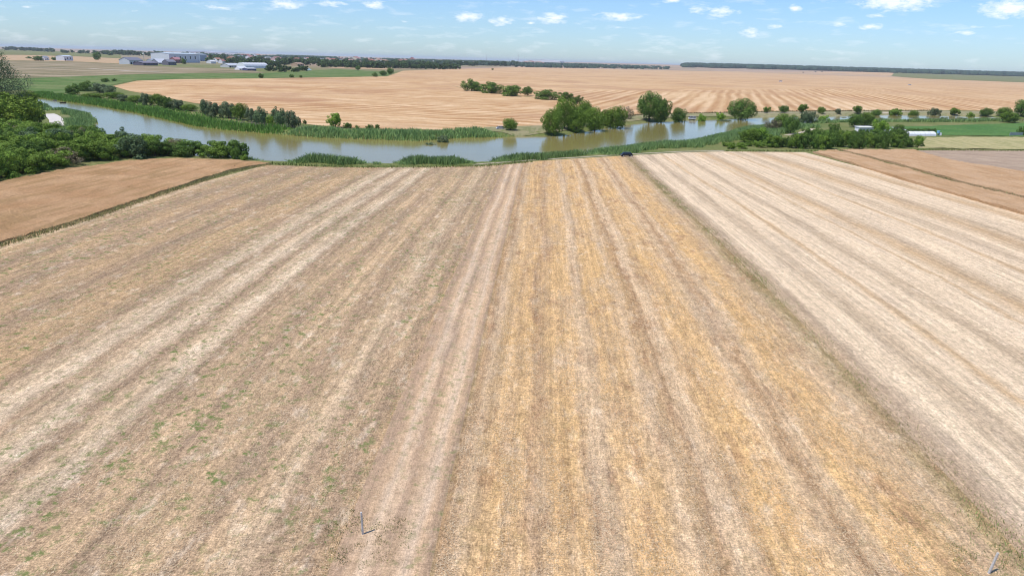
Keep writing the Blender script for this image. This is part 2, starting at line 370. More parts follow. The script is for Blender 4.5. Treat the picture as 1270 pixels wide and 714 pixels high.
bandsC = [(-6.2, OL), (-5.2, D2), (-4.2, G2_), (-3.2, TNc), (-2.2, GD), (-1.4, S2), (-.3, GD), (.7, D2), (1.5, S2), (2.3, GD), (4.3, GD), (5.2, P2), (6.2, G2_), (7.3, GD), (9.6, GD), (10.6, P2), (11.4, S2), (12.4, D2), (13.2, P2),
          (14.2, P2), (15, S2), (16, GD), (18.5, GD), (20, P2), (21.5, D2), (22.5, P2), (24, GD), (26.5, GD), (28, TNc), (29.5, G2_), (31.2, OL), (33.5, D2)]
matC = field_mat('golden stubble', -6.2, 33.5, soft(bandsC, .88), 1.35, weed=.25, weedcol=(.16, .15, .05), patch_col=(.54, .395, .26), patch_amt=.6, fine=.40, streak=.22, orange=.55, sat=1.03, clump=.35, rows=.07)
GL = K(.46, .365, .265)
bandsD = [(30.5, OL), (32.5, SO), (34.2, GR), (35.4, WH), (38, WH), (39.3, GL), (40.6, GL), (42.2, WH), (44.5, WH), (45.6, TN), (46.6, WH), (50.4, WH), (51.6, GL), (53, GL), (53.8, WH), (58.6, WH), (59.2, TN), (60, WH), (63, TN),
          (65.5, GL), (67, WH), (73, WH), (74, TN), (75, WH), (78.5, GL), (80.5, WH), (85, TN), (88.5, GL), (90, WH), (97, WH), (99, TN), (104, WH)]
matD = field_mat('pale stubble', 30.5, 105, soft(bandsD, .62), .85, weed=.15, patch_col=(.56, .44, .32), patch_amt=.3, fine=.32, streak=.26, rows=.06, clump=.3, sat=1.06)

# ------------------------------------------------------------------ near fields
END = hits((335, 203), (400, 206), (460, 207), (520, 207), (600, 205))
EL = [UV(-79.5, 198), UV(-64, 200), UV(-51, 204), UV(-37, 210), UV(-18, 219), UV(-12, 224)]
patch('stubble_field', [UV(-12, 8), UV(-90, 8), UV(-85, 100), UV(-82, 150)] + EL, .04, 6, matA)
patch('field_track', [UV(-5.8, 8), UV(-12, 8), UV(-12, 224), UV(-5.8, 231), ], .045, 5, matB)
patch('stubble_field', [UV(32.3, 8), UV(-5.8, 8), UV(-5.8, 231), UV(-3, 236), UV(13.8, 249), UV(31.6, 262)], .05, 6, matC)
patch('stubble_field', [UV(105, 8), UV(32.3, 8), UV(31.6, 262), UV(56, 279), UV(74, 287), UV(107, 291), UV(105, 250)], .055, 6, matD)
m = M('dirt track', .95); n = m.noise(.8, detail=4); m.color(m.mix(m.rng(n, .35, .65), (.50, .42, .32), (.36, .30, .21))).bump(n, .3, .1)
tr = [UV(-22, 220), UV(-3, 238.5), UV(14, 251.5), UV(31, 265), UV(56, 281.5), UV(74, 289)]; tr2 = [(x + 1.2, y + 3) for x, y in tr]
patch('dirt_track', tr + tr2[::-1], .06, 6, m.m)

# standing crops: raised, rough-topped
def crop_mat(name, c1, c2, dark, s=1.0):
    m = M(name, .95, .05); f = m.noise(2.5, detail=6, rough=.75); g = m.noise(.09, detail=4); g2 = m.noise(1, m.v(scale=(.5, .05, 1)), 4)
    c = m.mix(m.rng(g, .35, .65), c1, c2); c = m.mix(m.rng(g2, .48, .62, 0, .6), c, dark); c = m.scale(c, m.rng(f, .3, .7, .72, 1.25))
    m.color(c).bump(f, .9, .35); return m.m
cropL = crop_mat('ripe crop', (.44, .255, .125), (.53, .33, .175), (.32, .205, .09))
cropR = crop_mat('ripe crop', (.50, .31, .165), (.56, .37, .215), (.42, .25, .12))
patch('ripe_crop_field', hits((-90, 334), (0, 302), (100, 273), (210, 236), (283, 212), (335, 203), (300, 200), (220, 197), (160, 200), (120, 206), (80, 211), (50, 217), (0, 227), (-90, 246)), .3, 1.5, cropL, top_noise=.2, skirt=.8, jitter=.2)
e1 = hits((1008, 190), (1063, 206), (1120, 224), (1180, 241), (1270, 267), (1400, 305)); e2 = hits((1400, 276), (1270, 249), (1193, 231), (1104, 206), (1036, 187.5))
e3 = hits((1042, 187), (1110, 204), (1193, 228), (1270, 246), (1400, 272)); e4 = hits((1400, 238), (1270, 216), (1182, 201), (1132, 187))
patch('ripe_crop_field', e1 + e2, .7, 2, cropR, top_noise=.22, skirt=1.1, jitter=.15)
patch('ripe_crop_field', e3 + e4, .7, 2, cropR, top_noise=.22, skirt=1.1, jitter=.15)
greyf = crop_mat('bare harrowed soil', (.40, .29, .20), (.48, .36, .25), (.31, .23, .165))
patch('bare_field', hits((1134, 187), (1182, 200.6), (1270, 215.5), (1400, 237), (1400, 190), (1270, 187), (1200, 186)), .1, 6, greyf)
hay = crop_mat('dry grass', (.47, .40, .20), (.42, .37, .18), (.24, .25, .09))
patch('dry_grass', hits((1138, 184), (1150, 171), (1270, 170.5), (1420, 171), (1420, 188), (1270, 186)), .3, 5, hay, top_noise=.3)
grn = M('green crop', .9, .1); gn = grn.noise(.9, grn.v(scale=(1, .3, 1)), 5, .7); gn2 = grn.noise(.03, detail=3)
grn.color(grn.scale(grn.mix(grn.rng(gn2, .35, .65), (.065, .155, .035), (.10, .185, .045)), grn.rng(gn, .3, .7, .7, 1.3))).bump(gn, .7, .3)
patch('green_crop_field', hits((1080, 158), (1150, 157), (1200, 155), (1290, 152.5), (1420, 152), (1420, 170), (1270, 169.5), (1165, 168), (1100, 168)), .25, 5, grn.m, top_noise=.15)
vt_ = plain('dusty path', (.46, .39, .28), .95, .15, .4); pathm = plain('pale gravel', (.60, .55, .48), .95, .12, .7)
def ribbon(name, pts, w, off, mat, cell=5):
    P = np.array(pts, float); T = np.gradient(P, axis=0); T /= np.linalg.norm(T, axis=1)[:, None]; Nn = np.column_stack([-T[:, 1], T[:, 0]])
    L = P + Nn * w / 2; Rr = P - Nn * w / 2
    patch(name, [tuple(p) for p in L] + [tuple(p) for p in Rr[::-1]], off, cell, mat)
ribbon('gravel_path', hits((59, 141.5), (63, 143), (67, 145.5), (70, 149), (71, 153), (68, 157), (62, 161), (50, 165)), 6, .12, pathm, 4)
ribbon('gravel_path', hits((975, 168), (983, 166.5), (990, 165.5), (1000, 163), (1008, 160)), 3, .12, vt_, 4)
pen = crop_mat('short dry grass', (.19, .21, .08), (.27, .25, .13), (.12, .15, .05))
patch('grass_patch', hits((62, 144), (86, 143), (96, 152), (92, 164), (70, 166), (60, 158)), .08, 5, pen)
bank = crop_mat('trodden bank', (.25, .24, .11), (.34, .29, .17), (.17, .19, .07))
bank_far = hits((600, 162.5), (640, 165.5), (690, 163), (741, 155), (776, 150.5), (814, 147), (852, 145), (905, 144), (950, 143.2), (1038, 142), (1106, 140.5), (1165, 141.3), (1238, 143), (1300, 145))
bank_top = hits((1300, 139), (1165, 137.5), (1038, 138), (950, 139), (905, 140), (850, 141), (800, 142.5), (770, 145), (740, 148), (673, 156), (600, 158))
patch('river_bank', bank_far + bank_top, .19, 4, bank)
vt = plain('bank track', (.5, .42, .31), .95, .1, .3)
ribbon('bank_track', hits((940, 140), (1000, 140), (1060, 139.7), (1120, 139.3), (1200, 139.6), (1290, 141)), 3.0, .24, vt, 12)

# ------------------------------------------------------------------ far fields
def far_mat(name, mode):
    m = M(name, .95, .05)
    u, v, z = m.sep()
    w1 = m.noise(1, m.v(scale=(.004, .006, 1)), 3); wob = m.math('MULTIPLY', m.math('SUBTRACT', w1, .5), 90)
    if mode == 0:      # rows run across the view, bending
        q = m.math('ADD', m.math('ADD', v, m.math('MULTIPLY', u, .16)), m.math('ADD', wob, m.math('MULTIPLY', m.math('POWER', m.math('ABSOLUTE', m.math('MULTIPLY', u, .01)), 2.0), 4)))
        r = m.math('MULTIPLY', m.math('ADD', u, wob), .07)
        P = 15.0
    else:              # rows run away from the view
        q = m.math('ADD', m.math('SUBTRACT', u, m.math('MULTIPLY', v, .3)), m.math('MULTIPLY', wob, .12)); r = m.math('MULTIPLY', v, .006); P = 12.0
    vec = m.comb(m.math('MULTIPLY', q, 1.0 / P), m.math('MULTIPLY', r, .35), 0)
    s1 = m.noise(1.0, vec, 3, .55); s2 = m.noise(2.6, vec, 3, .6); s3 = m.noise(.16, vec, 3, .6)
    sn = m.math('MULTIPLY', m.math('SINE', m.math('MULTIPLY', m.math('ADD', q, m.math('MULTIPLY', m.noise(.02, detail=2), 14 if mode == 0 else 3)), 2 * math.pi / P)), m.rng(m.noise(.008, m.v(off=(7, 7, 0)), 3), .35, .6, .02, .11))
    f = m.math('ADD', m.math('ADD', sn, m.math('MULTIPLY', s1, .45)), m.math('ADD', m.math('MULTIPLY', s2, .3), m.math('MULTIPLY', s3, .3)))
    col = m.ramp(f, [(.30, (.30, .145, .055)), (.42, (.42, .23, .10)), (.51, (.51, .315, .155)), (.60, (.62, .425, .24)), (.78, (.76, .56, .35))])
    b = m.noise(.007, m.v(scale=(1, .8, 1), off=(400, 3, 0)), 4, .6)
    col = m.mix(m.rng(b, .50, .62, 0, .6 - .2 * mode), col, (.37, .20, .11)); b2 = m.noise(.004, m.v(off=(90, 30, 0)), 3)
    col = m.mix(m.rng(b2, .45, .62, 0, .35), col, (.61, .425, .24))
    vf = m.rng(v, 900, 2600); col = m.mix(m.math('MULTIPLY', vf, .5), col, (.53, .36, .21))
    fn = m.noise(.5, detail=4, rough=.7); col = m.scale(col, m.rng(fn, .3, .7, .86, 1.14))
    m.color(col); return m.m
fm0, fm1 = far_mat('stubble across', 0), far_mat('stubble away', 1)
G1 = hits((140, 107), (160, 113), (200, 120), (240, 128), (300, 136), (345, 143), (378, 154), (420, 158.5), (470, 160), (520, 161), (570, 162), (600, 161), (640, 159.5), (673, 156.5), (700, 150), (720, 134), (715, 127), (676, 123), (640, 119), (585, 113), (560, 106), (560, 98), (330, 97.5), (220, 98.5), (170, 100.5))
patch('stubble_field', G1, .1, 40, fm0, yaw=0)
G2 = hits((673, 156), (740, 148), (770, 145), (800, 142.5), (850, 141), (905, 140), (950, 138.5), (1038, 137.5), (1165, 137), (1300, 138.5), (1300, 106), (1100, 110), (900, 112), (700, 113), (560, 106), (585, 112), (640, 118.5), (676, 122.5), (715, 126.5), (722, 135), (702, 150))
patch('stubble_field', G2, .14, 40, fm1, yaw=0.0)
G3 = hits((560, 98), (560, 106), (700, 113), (900, 112), (1100, 110), (1300, 106), (1420, 106), (1420, 99), (1270, 96), (1060, 92), (850, 88), (640, 83.5), (560, 86), (500, 88), (480, 95), (330, 97.4))
patch('stubble_field', G3, .12, 120, fm0, yaw=-.25)
far_green = crop_mat('far pasture', (.16, .18, .06), (.24, .22, .10), (.13, .14, .05))
patch('pasture', hits((1105, 95), (1110, 92.5), (1200, 93.2), (1270, 98), (1420, 104), (1420, 108), (1270, 102.5), (1150, 98)), .5, 300, far_green)
lush = M('lush grass', .95, .05); ln = lush.noise(.25, detail=5, rough=.7); ln2 = lush.noise(.03, detail=3)
lush.color(lush.scale(lush.mix(lush.rng(ln2, .35, .65), (.08, .15, .035), (.17, .20, .075)), lush.rng(ln, .3, .7, .7, 1.3))).bump(ln, .6, .5)
patch('green_meadow', hits((-80, 98), (30, 97.5), (150, 93), (250, 91), (330, 91), (420, 86), (489, 90), (478, 95), (330, 97.2), (220, 98.3), (168, 100), (138, 106), (145, 112), (60, 117), (30, 112), (-80, 112)), .2, 40, lush.m, yaw=0)
dry = M('dry steppe', .95, .05); dn = dry.noise(.02, dry.v(scale=(.35, 1, 1)), 5, .65); dn2 = dry.noise(.3, detail=3)
dry.color(dry.scale(dry.ramp(dn, [(.32, (.15, .145, .07)), (.45, (.22, .185, .10)), (.55, (.30, .235, .145)), (.68, (.42, .34, .24))]), dry.rng(dn2, .3, .7, .85, 1.15)))
patch('dry_steppe', hits((-80, 98), (30, 97.5), (150, 93), (250, 91), (330, 90.5), (300, 86), (200, 82.5), (100, 77.5), (30, 76), (-80, 76)), .25, 60, dry.m, yaw=0)
ochre = crop_mat('ochre stubble', (.46, .31, .17), (.50, .36, .22), (.36, .25, .14))
patch('ochre_field', hits((-80, 76), (30, 75.5), (100, 77), (160, 80), (160, 73.5), (100, 70.5), (30, 68.5), (-80, 68)), .33, 100, ochre, yaw=0)
patch('pasture', hits((-80, 67.8), (30, 68.3), (100, 70.2), (150, 72.5), (150, 68), (60, 63), (-80, 59)), .37, 200, far_green, yaw=0)
patch('ochre_field', hits((405, 84.5), (490, 87), (485, 84.5), (430, 82.5)), .3, 80, ochre, yaw=0)
ribbon('dirt_road', hits((15, 83.6), (60, 84.4), (110, 85.5), (160, 88.5), (200, 90)), 9, .5, plain('chalk road', (.52, .45, .36), .95, .15, .05), 40)
pond = M('pond water', .1, .5); pond.color((.14, .16, .14))
patch('pond', hits((377, 84.5), (383, 84.5), (387, 87.5), (379, 87.8)), .35, 60, pond.m, yaw=0)

# ------------------------------------------------------------------ foliage
def leaf_mat(name, c1, c2, trans=.25):
    m = M(name, .75, .2)
    n = m.noise(.55, detail=3); g = m.t.nodes.new('ShaderNodeNewGeometry'); oi = m.t.nodes.new('ShaderNodeObjectInfo')
    c = m.mix(m.rng(n, .35, .65), c1, c2)
    k = m.math('MULTIPLY', m.rng(g.outputs['Random Per Island'], 0, 1, .62, 1.4), m.rng(oi.outputs['Random'], 0, 1, .85, 1.18))
    c = m.scale(c, k); m.color(c)
    tr_ = m.t.nodes.new('ShaderNodeBsdfTranslucent'); m.t.links.new(c, tr_.inputs[0])
    mx = m.t.nodes.new('ShaderNodeMixShader'); mx.inputs[0].default_value = trans
    out = [n_ for n_ in m.t.nodes if n_.type == 'OUTPUT_MATERIAL'][0]
    m.t.links.new(m.b.outputs[0], mx.inputs[1]); m.t.links.new(tr_.outputs[0], mx.inputs[2]); m.t.links.new(mx.outputs[0], out.inputs[0]); return m.m
LM = {'green': leaf_mat('leaves green', (.105, .185, .024), (.18, .27, .04)), 'dark': leaf_mat('leaves dark', (.085, .165, .028), (.15, .235, .045)),
      'grey': leaf_mat('leaves grey green', (.125, .175, .08), (.19, .235, .125)), 'bright': leaf_mat('leaves bright', (.17, .30, .03), (.24, .38, .05)),
      'yellow': leaf_mat('leaves yellow green', (.20, .27, .03), (.11, .18, .03)), 'thicket': leaf_mat('leaves thicket', (.13, .225, .03), (.23, .33, .055)),
      'brown': leaf_mat('twigs greyish', (.22, .19, .11), (.27, .23, .14)), 'far': leaf_mat('leaves far', (.055, .10, .03), (.10, .15, .045)),
      'teal': leaf_mat('leaves blue green', (.11, .17, .07), (.145, .215, .10))}
bark = plain('bark', (.13, .10, .075), .95, .3, 3)
def crown_mesh(seed, nleaf, leaf, lobes, low=.12, shape='round', scatter=.08, kind=''):
    """crown in a unit box: radius .5, height 0..1; lobes spread over an egg-shaped shell plus a filled core"""
    r = np.random.default_rng(seed); L = []; zc = (1 + low) / 2 - (.06 if low < .05 else 0); rz = (1 - low) / 2
    for i in range(lobes):
        t = (i + .5) / lobes; cz = 1 - 2 * t; a = i * 2.39996 + r.uniform(-.4, .4); rad = math.sqrt(max(0, 1 - cz * cz))
        if low < .05 and cz < 0: rad = max(rad, .8)
        if shape == 'feather': rad *= .75 + .25 * (cz < .2)
        k = r.uniform(.52, .98); s = r.uniform(.09, .205)
        if kind in ('oak', 'willow'): k = min(k, .8) ; s = max(s, .14)
        elif r.uniform() < .12: continue
        L.append((rad * k * .5 * math.cos(a), rad * k * .5 * math.sin(a), zc + cz * k * rz, s, s * r.uniform(.8, 1.15)))
    L.append((0, 0, zc, .27, rz * .62))
    L = np.array(L); w = L[:, 3] ** 2; w[-1] *= 1.3; pick = r.choice(len(L), nleaf, p=w / w.sum())
    D = r.normal(size=(nleaf, 3)); D /= np.linalg.norm(D, axis=1)[:, None]
    rr = r.beta(7, 1.2, nleaf) + np.abs(r.normal(size=nleaf)) * scatter
    B = L[pick]; cen = B[:, :3] + D * np.column_stack([B[:, 3], B[:, 3], B[:, 4]]) * rr[:, None]
    cen[:, 2] = np.abs(cen[:, 2] - low * .5) + low * .5
    nr = D + r.normal(size=D.shape) * .35 + np.array([0, 0, .15]); nr /= np.linalg.norm(nr, axis=1)[:, None]
    V, Fq = cards(cen, nr, leaf * r.uniform(.6, 1.3, nleaf)); return mesh_np('crown', V, Fq), L
def trunk_mesh(seed, L, r0=.035):
    r = random.Random(seed); bm = bmesh.new(); bm_tube(bm, (0, 0, -.03), (r.uniform(-.02, .02), r.uniform(-.02, .02), .33), r0, r0 * .7)
    for i in range(5):
        b = L[r.randrange(len(L))]; bm_tube(bm, (0, 0, .25 + .03 * i), (b[0] * .9, b[1] * .9, b[2]), r0 * .5, r0 * .15, 5)
    me = bpy.data.meshes.new('trunk'); bm.to_mesh(me); bm.free(); me.materials.append(bark); return me
KINDS = {  # name: (leafmat, nleaf, leafsize, lobes, low, shape)
    'willow': ('green', 6500, .042, 24, .06, 'round'), 'oak': ('dark', 6500, .042, 22, .1, 'round'), 'olive': ('grey', 3600, .055, 16, .04, 'round'), 'lime': ('bright', 3600, .055, 14, .06, 'round'),
    'yellowtree': ('yellow', 6000, .045, 24, .08, 'round'), 'thicket': ('thicket', 4200, .05, 13, .02, 'round'), 'darkbush': ('dark', 4200, .05, 13, .02, 'round'), 'brownbush': ('brown', 2400, .045, 12, .02, 'round'),
    'feather': ('grey', 12000, .02, 30, .03, 'feather'), 'farbush': ('far', 420, .16, 8, .02, 'round'), 'poplar': ('teal', 3200, .055, 14, .04, 'feather'), 'smalltree': ('green', 3000, .065, 12, .16, 'round')}
MESH = {}
for i, (k, (lm, n, ls, lb, low, shp)) in enumerate(KINDS.items()):
    for v in range(3 if k != 'thicket' else 5):
        me, L = crown_mesh(100 + i * 10 + v, n, ls, lb, low, shp, .07 if k != 'feather' else .22, k); me.materials.append(LM[lm])
        tm = trunk_mesh(i * 10 + v, L); MESH[(k, v)] = (me, tm)
def ext(me):  # actual extents, so that placed sizes match
    a = np.empty(len(me.vertices) * 3, np.float32); me.vertices.foreach_get('co', a); a = a.reshape(-1, 3); return a[:, 2].max(), np.percentile(np.abs(a[:, :2]), 98) * 2
EXT = {k: ext(m[0]) for k, m in MESH.items()}
cnt = [0]
def tree(kind, x, y, w, h, name, label, cat, group=None, simple=False, lmat=None, tz=None):
    cnt[0] += 1; nv = 3 if kind != 'thicket' else 5; v = cnt[0] % nv; me, tm = MESH[(kind, v)]; hz, wx = EXT[(kind, v)]
    z = float(H(np.array([x]), np.array([y]))[0]) if tz is None else tz
    rz = random.uniform(0, 6.28)
    if simple:
        o = bpy.data.objects.new(name, me); C.objects.link(o); o.location = (x, y, z - .03 * h)
    else:
        o = empty(name, (x, y, z - .02 * h)); a = bpy.data.objects.new('crown', me); b = bpy.data.objects.new('trunk', tm)
        for q in (a, b): C.objects.link(q); q.parent = o
    o.rotation_euler = (0, 0, rz); o.scale = (w / wx, w / wx, h / hz); tag(o, label, cat, group); return o
def ptree(kind, px, py, wpx, hpx, name, label, cat, group=None, simple=False):
    x, y = hit(px, py); d = depth_of(x, y); return tree(kind, x, y, wpx * d / FPX, hpx * d / FPX, name, label, cat, group, simple)

# --- the thicket left of the brown field
def scatter(poly, spacing, seed, maxn=9999, tries=60000):
    r = random.Random(seed); P = np.array(poly); lo, hi = P.min(0), P.max(0); pts = []; cells = {}
    for _ in range(tries):
        x, y = r.uniform(lo[0], hi[0]), r.uniform(lo[1], hi[1]); k = (int(x // spacing), int(y // spacing))
        if any((a - x) ** 2 + (b - y) ** 2 < spacing ** 2 for i in (-1, 0, 1) for j in (-1, 0, 1) for a, b in cells.get((k[0] + i, k[1] + j), [])): continue
        if not inside(np.array([x]), np.array([y]), poly)[0]: continue
        cells.setdefault(k, []).append((x, y)); pts.append((x, y))
        if len(pts) >= maxn: break
    return pts
thick = hits((-70, 238), (0, 221), (55, 210), (90, 204), (150, 196.5), (220, 193.5), (300, 197.5), (306, 194), (250, 189), (200, 184), (150, 178), (112, 174), (60, 169), (0, 163), (-70, 158))
pts = [p for p in scatter(thick, 5.6, 3) if shore_sd(np.array([p[0]]), np.array([p[1]]))[0] > 2]
print('THICKET', len(pts))
for (x, y) in pts:
    k = random.random(); kind = 'thicket' if k < .62 else 'darkbush' if k < .85 else 'poplar' if k < .95 else 'brownbush'
    far = y > 230; s = random.uniform(.75, 1.2)
    lab = {'thicket': 'mid green leafy bush packed in the dense thicket between the brown crop and the river', 'darkbush': 'dark green bush packed in the dense thicket left of the brown crop',
           'poplar': 'bluish green upright bush poking out of the dense thicket left of the brown crop', 'brownbush': 'half bare greyish bush inside the dense thicket left of the brown crop'}[kind]
    tree(kind, x, y, 8.4 * s, random.uniform(4.2, 6.4) * (1 if kind != 'poplar' else 1.15), 'thicket_bush', lab, 'bush', kind + ' bushes of the left thicket' if 0 else {'thicket': 'mid green bushes of the left thicket', 'darkbush': 'dark bushes of the left thicket', 'poplar': 'bluish bushes of the left thicket', 'brownbush': 'half bare bushes of the left thicket'}[kind])
ptree('darkbush', 292, 197.5, 12, 17, 'pointed_bush', 'pointed dark green bush standing at the right end of the left thicket', 'bush')
ptree('thicket', 303, 199, 10, 8, 'low_bush', 'lowest bush at the far right tip of the left thicket, above the field corner', 'bush')

